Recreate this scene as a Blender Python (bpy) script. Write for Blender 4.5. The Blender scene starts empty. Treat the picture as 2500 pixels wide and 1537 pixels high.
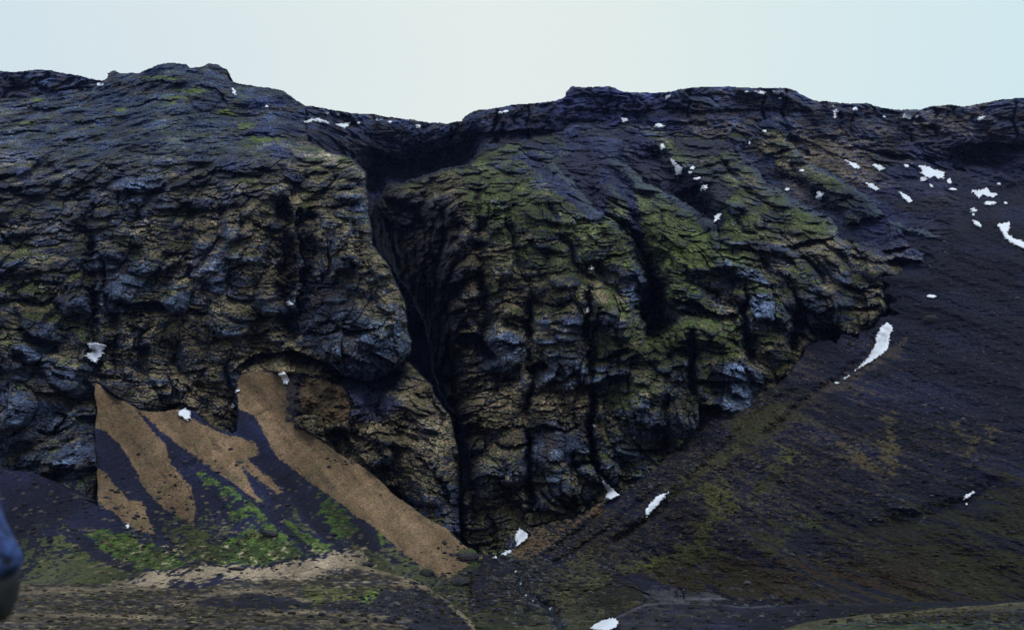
import bpy, math
import numpy as np
from math import radians

# ------------------------------------------------------------------ camera, sky, sun
S = 1.5                      # terrain sampling step, in 1/2500ths of the picture's width at each distance
F = 2680.8
TH = radians(13.3)
CAMZ = 5.5
sc = bpy.context.scene
cam_d = bpy.data.cameras.new('camera')
cam = bpy.data.objects.new('camera', cam_d)
sc.collection.objects.link(cam)
cam.location = (0, 0, CAMZ)
cam.rotation_euler = (math.pi / 2 + TH, 0, 0)
cam_d.sensor_width = 36.0
cam_d.lens = F / 2500 * 36.0
cam_d.clip_start = 0.1
cam_d.clip_end = 5000
cam_d.dof.use_dof = True
cam_d.dof.focus_distance = 260
cam_d.dof.aperture_fstop = 2.6
sc.camera = cam

SUN_EL, SUN_AZ = radians(52), radians(150)      # azimuth clockwise from +Y (the view direction)
w = bpy.data.worlds.new('World'); sc.world = w; w.use_nodes = True
nt = w.node_tree; nt.nodes.clear()
def N(t, typ, **kw):
    n = t.nodes.new(typ)
    for k, v in kw.items(): setattr(n, k, v)
    return n
sky = N(nt, 'ShaderNodeTexSky', sky_type='NISHITA', sun_disc=False)
sky.sun_elevation = SUN_EL; sky.sun_rotation = SUN_AZ
bg1 = N(nt, 'ShaderNodeBackground'); bg1.inputs[1].default_value = 0.06
nt.links.new(sky.outputs[0], bg1.inputs[0])
tc = N(nt, 'ShaderNodeTexCoord')
mp = N(nt, 'ShaderNodeMapping'); mp.inputs['Scale'].default_value = (1.3, 1.3, 3.0)
nt.links.new(tc.outputs['Generated'], mp.inputs['Vector'])
nz = N(nt, 'ShaderNodeTexNoise'); nz.inputs['Scale'].default_value = 1.6; nz.inputs['Detail'].default_value = 3
nt.links.new(mp.outputs[0], nz.inputs['Vector'])
# thin overcast: bluer to the left and right, milky in the middle
sep = N(nt, 'ShaderNodeSeparateXYZ'); nt.links.new(tc.outputs['Generated'], sep.inputs[0])
rmp = N(nt, 'ShaderNodeValToRGB')
cr = rmp.color_ramp
cr.elements[0].position = 0.05; cr.elements[0].color = (0.71, 0.83, 0.88, 1)
cr.elements[1].position = 0.95; cr.elements[1].color = (0.68, 0.87, 0.91, 1)
e = cr.elements.new(0.46); e.color = (0.84, 0.91, 0.88, 1)
e = cr.elements.new(0.62); e.color = (0.81, 0.90, 0.88, 1)
m1 = N(nt, 'ShaderNodeMath', operation='MULTIPLY_ADD'); m1.inputs[1].default_value = 1.05; m1.inputs[2].default_value = 0.5
nt.links.new(sep.outputs[0], m1.inputs[0])
m2 = N(nt, 'ShaderNodeMath', operation='MULTIPLY_ADD'); m2.inputs[1].default_value = 0.22
nt.links.new(nz.outputs[0], m2.inputs[0]); 
m3 = N(nt, 'ShaderNodeMath', operation='SUBTRACT'); m3.inputs[1].default_value = 0.11
nt.links.new(m1.outputs[0], m3.inputs[0]); nt.links.new(m3.outputs[0], m2.inputs[2])
nt.links.new(m2.outputs[0], rmp.inputs[0])
bg2 = N(nt, 'ShaderNodeBackground'); bg2.inputs[1].default_value = 1.0
nt.links.new(rmp.outputs[0], bg2.inputs[0])
mx = N(nt, 'ShaderNodeMixShader'); mx.inputs[0].default_value = 0.93
nt.links.new(bg1.outputs[0], mx.inputs[1]); nt.links.new(bg2.outputs[0], mx.inputs[2])
out = N(nt, 'ShaderNodeOutputWorld'); nt.links.new(mx.outputs[0], out.inputs[0])

sun_d = bpy.data.lights.new('sun', 'SUN'); sun_d.energy = 0.9; sun_d.angle = radians(16); sun_d.color = (1, 0.97, 0.93)
sun = bpy.data.objects.new('sun', sun_d); sc.collection.objects.link(sun)
from mathutils import Vector
_d = Vector((math.sin(SUN_AZ) * math.cos(SUN_EL), math.cos(SUN_AZ) * math.cos(SUN_EL), math.sin(SUN_EL)))
sun.rotation_euler = _d.to_track_quat('Z', 'Y').to_euler()
sun.location = (0, 0, 400)

sc.view_settings.view_transform = 'Standard'; sc.view_settings.look = 'None'
sc.view_settings.exposure = 0.0; sc.view_settings.gamma = 1.0; sc.view_settings.use_curve_mapping = False
sc.cycles.max_bounces = 6; sc.cycles.diffuse_bounces = 3; sc.cycles.use_denoising = True

# ------------------------------------------------------------------ noise
f32 = np.float32
def _h(ix, iy, seed):
    n = (ix.astype(np.int64) * 374761393 + iy.astype(np.int64) * 668265263 + seed * 1274126177) & 0xFFFFFFFF
    n = ((n ^ (n >> 13)) * 1274126177) & 0xFFFFFFFF
    return (n ^ (n >> 16)) & 0xFFFF
_ang = np.linspace(0, 2 * np.pi, 256, endpoint=False)
_gx, _gy = np.cos(_ang).astype(f32), np.sin(_ang).astype(f32)
def perlin(x, y, seed=0):
    xi = np.floor(x); yi = np.floor(y)
    fx = (x - xi).astype(f32); fy = (y - yi).astype(f32)
    xi = xi.astype(np.int64); yi = yi.astype(np.int64)
    def g(a, b, dx, dy):
        k = _h(a, b, seed) & 255
        return _gx[k] * dx + _gy[k] * dy
    u = fx * fx * fx * (fx * (fx * 6 - 15) + 10); v = fy * fy * fy * (fy * (fy * 6 - 15) + 10)
    a = g(xi, yi, fx, fy); b = g(xi + 1, yi, fx - 1, fy)
    c = g(xi, yi + 1, fx, fy - 1); d = g(xi + 1, yi + 1, fx - 1, fy - 1)
    return ((a + (b - a) * u) * (1 - v) + (c + (d - c) * u) * v) * 1.5
def fbm(x, y, o=4, seed=0, gain=0.5):
    r = 0; a = 1.0; s = 0
    for k in range(o):
        r = r + a * perlin(x * 2.03 ** k + 17.3 * k, y * 2.03 ** k - 9.1 * k, seed + k); s += a; a *= gain
    return r / s * 1.3
def ridged(x, y, o=4, seed=0, gain=0.55):
    r = 0; a = 1.0; s = 0
    for k in range(o):
        r = r + a * (1 - np.abs(perlin(x * 2.03 ** k + 5.3 * k, y * 2.03 ** k, seed + k)) * 1.8); s += a; a *= gain
    return r / s
def worley(x, y, seed=0):
    xi = np.floor(x).astype(np.int64); yi = np.floor(y).astype(np.int64)
    F1 = np.full(x.shape, 9., f32); F2 = F1.copy(); DX = np.zeros(x.shape, f32); DY = DX.copy(); ID = DX.copy()
    for i in (-1, 0, 1):
        for j in (-1, 0, 1):
            a = xi + i; b = yi + j
            h1 = _h(a, b, seed); h2 = _h(a, b, seed + 77)
            dx = (a + h1 / 65535. - x).astype(f32); dy = (b + h2 / 65535. - y).astype(f32)
            d = np.sqrt(dx * dx + dy * dy)
            m = d < F1
            F2 = np.where(m, F1, np.minimum(F2, d)); F1 = np.where(m, d, F1)
            DX = np.where(m, -dx, DX); DY = np.where(m, -dy, DY)
            ID = np.where(m, ((h1 * 7 + h2 * 13) & 1023) / 1023., ID)
    return F1, F2, DX, DY, ID
def sst(a, b, x):
    t = np.clip((x - a) / (b - a), 0, 1); return t * t * (3 - 2 * t)
def lerp(a, b, t): return a + (b - a) * t

# ------------------------------------------------------------------ survey grid
def tan_el(py):
    b = (768.5 - py) / F
    return np.tan(TH + np.arctan(b))
def world(px, py, Y):
    a = (px - 1250) / F; b = (768.5 - py) / F
    c, s = math.cos(TH), math.sin(TH)
    den = c - b * s
    return Y * a / den, Y, CAMZ + Y * (s + b * c) / den
X0, X1, YA, YB = -120.0, 2620.0, 128.0, 1610.0
gx = np.arange(X0, X1, S); gy = np.arange(YA, YB, S)
PX, PY = np.meshgrid(gx, gy)
NY, NX = PX.shape
# wobble that makes outlines ragged
WX = (fbm(PX / 60, PY / 60, 4, 901) * 9 + fbm(PX / 11, PY / 11, 3, 905) * 3.0).astype(f32)
WY = (fbm(PX / 60, PY / 60, 4, 911) * 7 + fbm(PX / 11, PY / 9, 3, 915) * 3.0).astype(f32)

def tps(pts, sl=None):
    p = np.array(pts, float); q = p[:, :2] / 1000; v = 1000.0 / p[:, 2]
    def U(r2): return np.where(r2 > 1e-12, r2 * np.log(r2 + 1e-12), 0) * 0.5
    n = len(p); d2 = ((q[:, None] - q[None]) ** 2).sum(-1)
    A = np.zeros((n + 3, n + 3)); A[:n, :n] = U(d2) + np.eye(n) * 2e-4
    A[:n, n] = 1; A[:n, n + 1:] = q; A[n, :n] = 1; A[n + 1:, :n] = q.T
    wv = np.linalg.solve(A, np.r_[v, 0, 0, 0])
    k = 6
    cx = np.arange(X0, X1 + S * k * 2, S * k); cy = np.arange(YA, YB + S * k * 2, S * k)
    CX, CY = np.meshgrid(cx / 1000, cy / 1000)
    R = wv[n] + wv[n + 1] * CX + wv[n + 2] * CY
    for i in range(n): R = R + wv[i] * U((CX - q[i, 0]) ** 2 + (CY - q[i, 1]) ** 2)
    R = up(R, k)
    return (1000.0 / np.clip(R, 1.6, 14)).astype(np.float64)
def up(R, k):
    ix = np.arange(NX) / k; iy = np.arange(NY) / k
    i0 = ix.astype(int); j0 = iy.astype(int); fx = (ix - i0)[None]; fy = (iy - j0)[:, None]
    T = R[j0] * (1 - fy) + R[j0 + 1] * fy
    return T[:, i0] * (1 - fx) + T[:, i0 + 1] * fx
def bil(A, px, py):
    ix = np.clip((px - X0) / S, 0, NX - 1.001); iy = np.clip((py - YA) / S, 0, NY - 1.001)
    i = ix.astype(int); j = iy.astype(int); fx = ix - i; fy = iy - j
    return (A[j, i] * (1 - fx) + A[j, i + 1] * fx) * (1 - fy) + (A[j + 1, i] * (1 - fx) + A[j + 1, i + 1] * fx) * fy
def segdist(px, py, pl, closed=False):
    """distance to a polyline; side: + on its right hand going along it (image coordinates, y down)"""
    best = np.full(px.shape, 1e9); side = np.zeros(px.shape); tt = np.zeros(px.shape)
    P = np.array(pl, float); n = len(P); m = n if closed else n - 1
    for k in range(m):
        a = P[k]; b = P[(k + 1) % n]; ab = b - a; L2 = (ab ** 2).sum() + 1e-9
        t = np.clip(((px - a[0]) * ab[0] + (py - a[1]) * ab[1]) / L2, 0, 1)
        dx = px - a[0] - t * ab[0]; dy = py - a[1] - t * ab[1]
        d = dx * dx + dy * dy
        cr_ = ab[0] * dy - ab[1] * dx
        mm = d < best
        best = np.where(mm, d, best); side = np.where(mm, np.sign(cr_), side); tt = np.where(mm, (k + t) / m, tt)
    return np.sqrt(best), side, tt
def inpoly(px, py, poly):
    P = np.array(poly, float); ins = np.zeros(px.shape, bool); n = len(P)
    for k in range(n):
        x1, y1 = P[k]; x2, y2 = P[(k + 1) % n]
        if y1 == y2: continue
        c = ((y1 > py) != (y2 > py)) & (px < (x2 - x1) * (py - y1) / (y2 - y1) + x1)
        ins ^= c
    return ins
def sdf(poly, wob=1.0):
    """signed distance (+ inside) on the full grid, outline wobbled"""
    k = 3
    cx = np.arange(X0, X1 + S * k * 2, S * k); cy = np.arange(YA, YB + S * k * 2, S * k)
    CX, CY = np.meshgrid(cx, cy)
    d, _, _ = segdist(CX, CY, poly, True); i = inpoly(CX, CY, poly)
    R = np.where(i, d, -d)
    if wob == 0: return up(R, k)
    ix = np.clip((PX + WX * wob - X0) / (S * k), 0, R.shape[1] - 1.001); iy = np.clip((PY + WY * wob - YA) / (S * k), 0, R.shape[0] - 1.001)
    i_ = ix.astype(int); j_ = iy.astype(int); fx = ix - i_; fy = iy - j_
    return (R[j_, i_] * (1 - fx) + R[j_, i_ + 1] * fx) * (1 - fy) + (R[j_ + 1, i_] * (1 - fx) + R[j_ + 1, i_ + 1] * fx) * fy
def box(pl, m):
    P = np.array(pl, float)
    i0 = max(0, int((P[:, 0].min() - m - X0) / S)); i1 = min(NX, int((P[:, 0].max() + m - X0) / S) + 1)
    j0 = max(0, int((P[:, 1].min() - m - YA) / S)); j1 = min(NY, int((P[:, 1].max() + m - YA) / S) + 1)
    return slice(j0, j1), slice(i0, i1)
def scarp(Yf, pl, amp, w_, wob=1.0, edge=2.5):
    """step back on the right-hand side of a polyline, fading over w_"""
    amp = amp * 2.1
    b = box(pl, w_ * 3 + 12)
    px = PX[b] + WX[b] * wob; py = PY[b] + WY[b] * wob
    d, s, t = segdist(px, py, pl)
    endf = np.clip(np.minimum(t, 1 - t) * len(pl) * 1.5, 0, 1)
    Yf[b] += amp * endf * (s > 0) * sst(0, edge, d) * np.exp(-(d / w_) ** 1.3)
def crack(Yf, pl, amp, w_, wob=1.0):
    amp = amp * 1.3
    b = box(pl, w_ * 3 + 12)
    px = PX[b] + WX[b] * wob; py = PY[b] + WY[b] * wob
    d, s, t = segdist(px, py, pl)
    endf = np.clip(np.minimum(t, 1 - t) * len(pl) * 1.5, 0, 1)
    Yf[b] += amp * endf * np.exp(-(d / w_) ** 2)
def bump(Yf, cx, cy, rx, ry, amp, under=0.0):
    """a rounded lump (amp > 0 comes forward); under > 0 sharpens its lower side"""
    pl = [(cx - rx, cy - ry), (cx + rx, cy + ry)]
    b = box(pl, 20)
    u = (PX[b] + WX[b] - cx) / rx; v = (PY[b] + WY[b] - cy) / ry
    r2 = u * u + v * v
    p = np.sqrt(np.clip(1 - r2, 0, 1))
    if under: p = p * (1 + under * v)
    Yf[b] -= amp * p
def blobs(lst, default=0.0, w0=0.05):
    """low-frequency field from (px,py,radius,value)"""
    k = 6
    cx = np.arange(X0, X1 + S * k * 2, S * k); cy = np.arange(YA, YB + S * k * 2, S * k)
    CX, CY = np.meshgrid(cx, cy)
    A = np.full(CX.shape, w0 * default); B = np.full(CX.shape, w0)
    for (x, y, r, v) in lst:
        g = np.exp(-((CX - x) ** 2 + (CY - y) ** 2) / (r * r)); A += g * v; B += g
    return up(A / B, k)

# ------------------------------------------------------------------ materials
def terrain_mat(name, fine=1.2, amt=0.35, bump_d=0.12, rough=0.95):
    m = bpy.data.materials.new(name); m.use_nodes = True
    t = m.node_tree; t.nodes.clear()
    o = N(t, 'ShaderNodeOutputMaterial'); b = N(t, 'ShaderNodeBsdfPrincipled')
    b.inputs['Roughness'].default_value = rough; b.inputs['Specular IOR Level'].default_value = 0.15
    a = N(t, 'ShaderNodeAttribute'); a.attribute_name = 'Col'
    g = N(t, 'ShaderNodeNewGeometry')
    n1 = N(t, 'ShaderNodeTexNoise'); n1.inputs['Scale'].default_value = fine; n1.inputs['Detail'].default_value = 6; n1.inputs['Roughness'].default_value = 0.7
    t.links.new(g.outputs['Position'], n1.inputs['Vector'])
    mr = N(t, 'ShaderNodeMapRange'); mr.inputs[1].default_value = 0.3; mr.inputs[2].default_value = 0.7
    mr.inputs[3].default_value = 1 - amt; mr.inputs[4].default_value = 1 + amt * 1.2
    t.links.new(n1.outputs[0], mr.inputs[0])
    mul = N(t, 'ShaderNodeVectorMath', operation='SCALE')
    t.links.new(a.outputs['Color'], mul.inputs[0]); t.links.new(mr.outputs[0], mul.inputs['Scale'])
    t.links.new(mul.outputs[0], b.inputs['Base Color'])
    bp = N(t, 'ShaderNodeBump'); bp.inputs['Strength'].default_value = 0.7; bp.inputs['Distance'].default_value = bump_d
    n2 = N(t, 'ShaderNodeTexNoise'); n2.inputs['Scale'].default_value = fine * 2.2; n2.inputs['Detail'].default_value = 5; n2.inputs['Roughness'].default_value = 0.65
    t.links.new(g.outputs['Position'], n2.inputs['Vector'])
    t.links.new(n2.outputs[0], bp.inputs['Height']); t.links.new(bp.outputs[0], b.inputs['Normal'])
    t.links.new(b.outputs[0], o.inputs[0])
    return m
def plain_mat(name, col, rough=0.8, spec=0.3, nscale=8, namt=0.2, bump_d=0.01, sss=0):
    m = bpy.data.materials.new(name); m.use_nodes = True
    t = m.node_tree; t.nodes.clear()
    o = N(t, 'ShaderNodeOutputMaterial'); b = N(t, 'ShaderNodeBsdfPrincipled')
    b.inputs['Roughness'].default_value = rough; b.inputs['Specular IOR Level'].default_value = spec
    tcn = N(t, 'ShaderNodeTexCoord'); n1 = N(t, 'ShaderNodeTexNoise'); n1.inputs['Scale'].default_value = nscale; n1.inputs['Detail'].default_value = 5
    t.links.new(tcn.outputs['Object'], n1.inputs['Vector'])
    cr = N(t, 'ShaderNodeValToRGB')
    cr.color_ramp.elements[0].position = 0.3; cr.color_ramp.elements[1].position = 0.7
    cr.color_ramp.elements[0].color = tuple(c * (1 - namt) for c in col) + (1,)
    cr.color_ramp.elements[1].color = tuple(min(1, c * (1 + namt)) for c in col) + (1,)
    t.links.new(n1.outputs[0], cr.inputs[0]); t.links.new(cr.outputs[0], b.inputs['Base Color'])
    bp = N(t, 'ShaderNodeBump'); bp.inputs['Strength'].default_value = 0.5; bp.inputs['Distance'].default_value = bump_d
    t.links.new(n1.outputs[0], bp.inputs['Height']); t.links.new(bp.outputs[0], b.inputs['Normal'])
    t.links.new(b.outputs[0], o.inputs[0])
    return m
M_CLIFF = terrain_mat('mossy_rock', 1.7, 0.75, 0.22)
M_SCREE = terrain_mat('scree_and_grass', 2.6, 0.75, 0.12)
M_SNOW = plain_mat('old_snow', (0.80, 0.82, 0.95), 0.6, 0.2, 0.8, 0.05, 0.05)

# ------------------------------------------------------------------ mesh output
def make_mesh(name, V, Q, col=None, mat=None, smooth=False):
    me = bpy.data.meshes.new(name)
    me.vertices.add(len(V)); me.vertices.foreach_set('co', V.astype(f32).ravel())
    me.loops.add(Q.size); me.loops.foreach_set('vertex_index', Q.astype(np.int32).ravel())
    me.polygons.add(len(Q)); me.polygons.foreach_set('loop_start', (np.arange(len(Q)) * Q.shape[1]).astype(np.int32))
    me.polygons.foreach_set('loop_total', np.full(len(Q), Q.shape[1], np.int32))
    me.polygons.foreach_set('use_smooth', np.full(len(Q), smooth, bool))
    if col is not None:
        at = me.color_attributes.new('Col', 'FLOAT_COLOR', 'POINT')
        c4 = np.ones((len(V), 4), f32); c4[:, :3] = col
        at.data.foreach_set('color', c4.ravel())
    me.update(calc_edges=True); me.validate()
    if mat: me.materials.append(mat)
    o = bpy.data.objects.new(name, me); sc.collection.objects.link(o)
    return o
def normals(P):
    du = np.zeros_like(P); dv = np.zeros_like(P)
    du[:, 1:-1] = P[:, 2:] - P[:, :-2]; du[:, 0] = P[:, 1] - P[:, 0]; du[:, -1] = P[:, -1] - P[:, -2]
    dv[1:-1] = P[2:] - P[:-2]; dv[0] = P[1] - P[0]; dv[-1] = P[-1] - P[-2]
    n = np.cross(du, -dv)
    n = np.stack([n[..., 0], n[..., 1], n[..., 2]], -1)
    n /= np.linalg.norm(n, axis=-1, keepdims=True) + 1e-9
    n *= np.where(n[..., 1:2] > 0, -1, 1)
    return n
COMP = np.full((NY, NX), 1e9)
def grid_quads(mask):
    idx = -np.ones(mask.shape, np.int64)
    q = mask[:-1, :-1] & mask[1:, :-1] & mask[:-1, 1:] & mask[1:, 1:]
    used = np.zeros(mask.shape, bool)
    used[:-1, :-1] |= q; used[1:, :-1] |= q; used[:-1, 1:] |= q; used[1:, 1:] |= q
    idx[used] = np.arange(used.sum())
    a = idx[:-1, :-1][q]; b = idx[1:, :-1][q]; c = idx[1:, 1:][q]; d = idx[:-1, 1:][q]
    return used, np.stack([a, b, c, d], 1)
def emit(name, D, Yf, colf, mat, back=60.0, ring=4.2, front=True):
    """D: signed distance to the layer's outline; outside it a short wrap runs away from the viewer"""
    global COMP
    mask = D > -ring
    jj, ii = np.where(mask)
    b = (slice(max(jj.min() - 1, 0), jj.max() + 2), slice(max(ii.min() - 1, 0), ii.max() + 2))
    px, py, Yb, Db, mk = PX[b], PY[b], Yf[b], D[b], mask[b]
    x, y, z = world(px, py, Yb)
    P = np.stack([x, y, z], -1)
    n = normals(P)
    col = colf(px, py, P, n, b)
    gxD = np.gradient(Db, axis=1); gyD = np.gradient(Db, axis=0)
    top = sst(0.3, 0.8, gyD / (np.hypot(gxD, gyD) + 1e-6))       # wrap over the top edge: keep the height
    top = top * (sst(345, 310, py) if name in ('mountain', 'left_cliff', 'right_cliff') else 1.0)
    t = np.clip(-Db / ring, 0, 1) ** 1.5
    if back > 50 and name != 'mountain': col = lerp(col, np.broadcast_to(C['rockd_shade'] * .6, col.shape), sst(9, 1, Db + 4 * fbm(px / 12, py / 12, 2, 99))[..., None] if name == 'right_cliff' else sst(2, -1, Db)[..., None])  # shade painted into the wrapped cliff edges, which otherwise catch the light
    Y2 = Yb + t * back
    x2, y2, z2 = world(px, py, Y2)
    z2 = lerp(z2, z - t * 1.0, top); x2 = lerp(x2, x, top)
    P = np.stack([x2, y2, z2], -1)
    used, Q = grid_quads(mk)
    o = make_mesh(name, P[used], Q, col[used], mat)
    if front:
        COMP[b] = np.where(Db > 0, np.minimum(COMP[b], Yb), COMP[b])
    o['kind'] = 'structure'
    return o
def roundoff(Yf, D, R, A):
    """turn the surface away from the viewer near its outline"""
    t = np.clip(1 - D / R, 0, 1)
    return Yf + A * (1 - np.sqrt(np.clip(1 - t * t, 0, 1)))

# ------------------------------------------------------------------ rock relief
def blocks(X, Z, w_, h_, seed):
    zz = Z / h_; zz = zz + .38 * perlin(zz * .55, X * 0 + seed, seed)
    L = np.floor(zz); v = (zz - L).astype(f32)
    li = L.astype(np.int64)
    r0 = _h(li, li * 0 + 3, seed) / 65535.
    xx = X / w_ * (.75 + .6 * r0) + r0 * 10 + .25 * perlin(X / w_ * .8, L * 3.7, seed + 2)
    B = np.floor(xx); u = (xx - B).astype(f32); bi = B.astype(np.int64)
    r = _h(bi, li, seed + 5) / 65535.; r2 = _h(bi, li, seed + 9) / 65535.
    return (r - .5).astype(f32), v, u, r2.astype(f32)
def rock(px, py, Yb, seed=0, big=1.0, mid=1.0, small=1.0, tilt=0.1, skew=0):
    """returns relief in metres (+ = back) and a field that is + on bare block faces, - on their shelving tops"""
    x, y, z = world(px, py, Yb); x = x - .85 * (y - 290) * skew
    n1 = fbm(x / 30, z / 30, 3, seed + 1); n2 = fbm(x / 30, z / 30, 3, seed + 5)
    n3 = fbm(x / 4, z / 4, 3, seed + 9); n4 = fbm(x / 4, z / 3, 3, seed + 13)
    q = sst(-.35, .35, fbm(x / 13, z / 13, 3, seed + 17))          # rough here, calm there
    X = x + n1 * 6 + n3 * .6; Z = z + n2 * 4 + n4 * .5 + tilt * x
    R = np.zeros(x.shape); face = np.zeros(x.shape)
    # tall buttresses
    F1, F2, dx, dy, idd = worley(X / 13, Z / 40, seed + 21)
    R += big * sst(-.4, .3, n2 + .3 * n1) * (5.0 * (1 - sst(0.0, 0.30, F2 - F1)) + 5.0 * F1 ** 1.5) + big * (idd - .5) * 4.0
    # hanging lobes: bare rounded fronts with shelving tops, cut off underneath
    for (sx, sz, amp, off) in ((8.5, 14, 11, 31), (5.0, 6.0, 6.5, 36)):
        F1, F2, dx, dy, idd = worley(X / sx + off, Z / sz, seed + off)
        k = sst(.25, .7, idd)
        u = dx * 1.9; v = dy * 1.7 + .15 * n3
        vv = np.where(v < 0, v * (1.15 + .5 * idd), v * .85)
        r2 = u * u + vv ** 2
        lobe = np.clip(1 - np.where(v < 0, np.abs(u) ** 2.6 + np.abs(vv) ** 7, r2), 0, 1) ** .5
        slope = np.clip(.62 - .55 * v, 0, 1.15)                     # tops lean back
        R -= mid * amp * k * lobe * slope
        face += (sst(.25, .6, lobe) * sst(.15, -.25, v) * k * 1.1 - .5 * sst(.1, .5, v) * lobe * k) * (.8 if off == 31 else .6)
    # broken beds: blocks of uneven width and thickness, each overhanging the one below
    q2 = sst(-.3, .2, fbm(x / 14, z / 10, 3, seed + 19)); q3 = sst(-.25, .25, fbm(x / 7, z / 5, 3, seed + 23))
    tone = np.zeros(x.shape)
    Xb = X + .35 * n3 + 1.2 * fbm(x / 1.6, z / 1.1, 3, seed + 91); Zb = Z + .5 * fbm(x / 2.4, z / 2.0, 3, seed + 95) + .25 * fbm(x / .7, z / .6, 2, seed + 97)
    _, _, _, _, cid = worley((x + 6 * n1) / 8.0 + .3 * n3, (z + 4 * n2) / 12.0 + .3 * n4, seed + 85)
    _, _, _, _, cid2 = worley((x + 2 * n3) / 3.6, (z + 2 * n4) / 4.5, seed + 87)
    Zb = Zb + 7 * cid + 1.6 * cid2 + .22 * (cid - .5) * (x % 40); R += mid * 2.0 * (cid - .5) * q2 + .9 * (cid2 - .5) * q3
    for (w_, h_, a_, m_, sd) in ((8.0, 5.5, 2.6, .35 + .65 * q2, 41), (3.6, 2.4, 1.5, .25 + .75 * q2, 46), (1.6, 1.05, .62, .1 + .9 * q3, 51)):
        r, v, u, r2 = blocks(Xb, Zb, w_, h_, seed + sd)
        ed = sst(0, .10, np.minimum(u, 1 - u))
        lean = v * (.55 + .5 * r2) - .35
        R += mid * a_ * m_ * (r * 1.25 + lean * .62 + .30 * (1 - ed) + .5 * sst(.70, 1.0, v) * (r2 > .5))
        face += m_ * (.45 * sst(.5, .2, v) * (r < 0) - .45 * sst(.62, .95, v)) * (.9 if sd < 50 else .5)
        tone += m_ * (r2 - .5) * .35
    R += small * (.5 + .7 * q) * (0.55 * fbm(x / 2.2, z / 1.6, 5, seed + 61, 0.62) + .35 * np.abs(fbm(x / 1.2, z / .8, 3, seed + 66)))
    face = face + tone * .5
    R += 2.0 * fbm(X / 6.5, Z / 7.5, 3, seed + 71) + 4.5 * fbm(x / 20, z / 26, 3, seed + 75)
    return R, face

# palette (base colours)
C = {k: np.array(v, f32) for k, v in dict(
    rock=(.037, .048, .092), rockl=(.145, .195, .330), rockd_shade=(.018, .021, .038), brown=(.056, .042, .034),
    scree=(.0092, .0098, .0240), screeb=(.020, .024, .078), tan=(.260, .180, .100), dry=(.195, .148, .095),
    moss=(.058, .070, .023), mossb=(.098, .125, .034), green=(.060, .105, .020), dgreen=(.040, .052, .022),
    sand=(.400, .300, .205), heath=(.050, .034, .024), red=(.085, .035, .028), olive=(.080, .075, .030)).items()}
def mixc(col, c, m): return col + (c - col) * m[..., None]

def cliff_col(px, py, P, n, b, veg, green, light, scree, seed=0, face=0):
    x, y, z = P[..., 0], P[..., 1], P[..., 2]
    a = fbm(x / 14, z / 12, 4, seed + 101); c = fbm(x / 3.0, z / 1.6, 4, seed + 107); d = fbm(x / .9, z / .5, 3, seed + 113, .6)
    e_ = fbm(x / 7, z / 6, 4, seed + 127)
    col = np.broadcast_to(C['rock'], P.shape).copy()
    col = mixc(col, C['brown'], sst(-.1, .35, e_ + .2 * c) * .8)
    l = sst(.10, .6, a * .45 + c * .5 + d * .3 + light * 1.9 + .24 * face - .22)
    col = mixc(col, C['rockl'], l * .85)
    col = mixc(col, C['rockd_shade'], sst(.05, .5, d - .2 * a + .1) * .5)
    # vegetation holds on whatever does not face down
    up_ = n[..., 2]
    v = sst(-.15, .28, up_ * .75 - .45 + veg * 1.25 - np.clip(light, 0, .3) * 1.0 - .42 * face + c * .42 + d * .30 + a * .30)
    g = sst(-.2, .25, green - .5 + e_ * .55 + c * .25 - (up_ - .5) * .15)
    vc = lerp(C['dry'], C['moss'], g[..., None])
    br = sst(.1, .6, green - .75 + a * .5 + c * .6 + d * .35)
    vc = mixc(vc, C['mossb'], br)
    vc = mixc(vc, C['dgreen'], sst(.0, .5, fbm(x / 2.2, z / 1.2, 3, seed + 131) + .1 - br * .3) * .75)
    col = mixc(col, vc, v * .95)
    if scree is not None:
        sm = sst(-.1, .2, scree - .5 + a * .45 + c * .35 + d * .2)
        sb = lerp(C['screeb'], C['rock'], (sst(.1, .5, c + d * .4) * .5)[..., None])
        col = mixc(col, sb, sm * .9)
    h = fbm(x / .55, z / .40, 3, seed + 141, .7)
    big_ = fbm(x / 17, z / 15, 3, seed + 151) + .6 * fbm(x / 5, z / 4, 3, seed + 153)
    return (col * .80 * np.exp(1.6 * h + 1.0 * big_)[..., None]).astype(f32)

# ================================================================== MOUNTAIN behind (rim rock, upper slopes, right-hand scree)
SKYL = [(-140, 168), (0, 172), (30, 176), (60, 173), (120, 171), (160, 178), (200, 186), (240, 194), (268, 196), (420, 230), (560, 215), (640, 214), (690, 219),
        (705, 234), (745, 257), (800, 266), (860, 276), (905, 277), (950, 284), (1000, 292), (1050, 297), (1090, 302), (1110, 297), (1128, 296), (1132, 284), (1150, 276),
        (1165, 270), (1200, 265), (1260, 255), (1310, 250), (1355, 247), (1378, 236), (1386, 222), (1394, 212), (1425, 213), (1470, 212), (1490, 210), (1520, 222), (1560, 226),
        (1640, 224), (1660, 219), (1720, 212), (1775, 211), (1850, 213), (1925, 216), (1945, 222), (1955, 230), (1985, 242), (2000, 247), (2040, 250), (2120, 252), (2135, 258), (2170, 264),
        (2205, 268), (2240, 267), (2270, 259), (2310, 255), (2340, 258), (2355, 261), (2390, 253), (2440, 242), (2500, 239), (2560, 236), (2700, 230)]
P_MTN = SKYL + [(2700, 1700), (1100, 1700), (900, 1340), (500, 1000), (400, 700), (100, 500), (-140, 500)]
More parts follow.
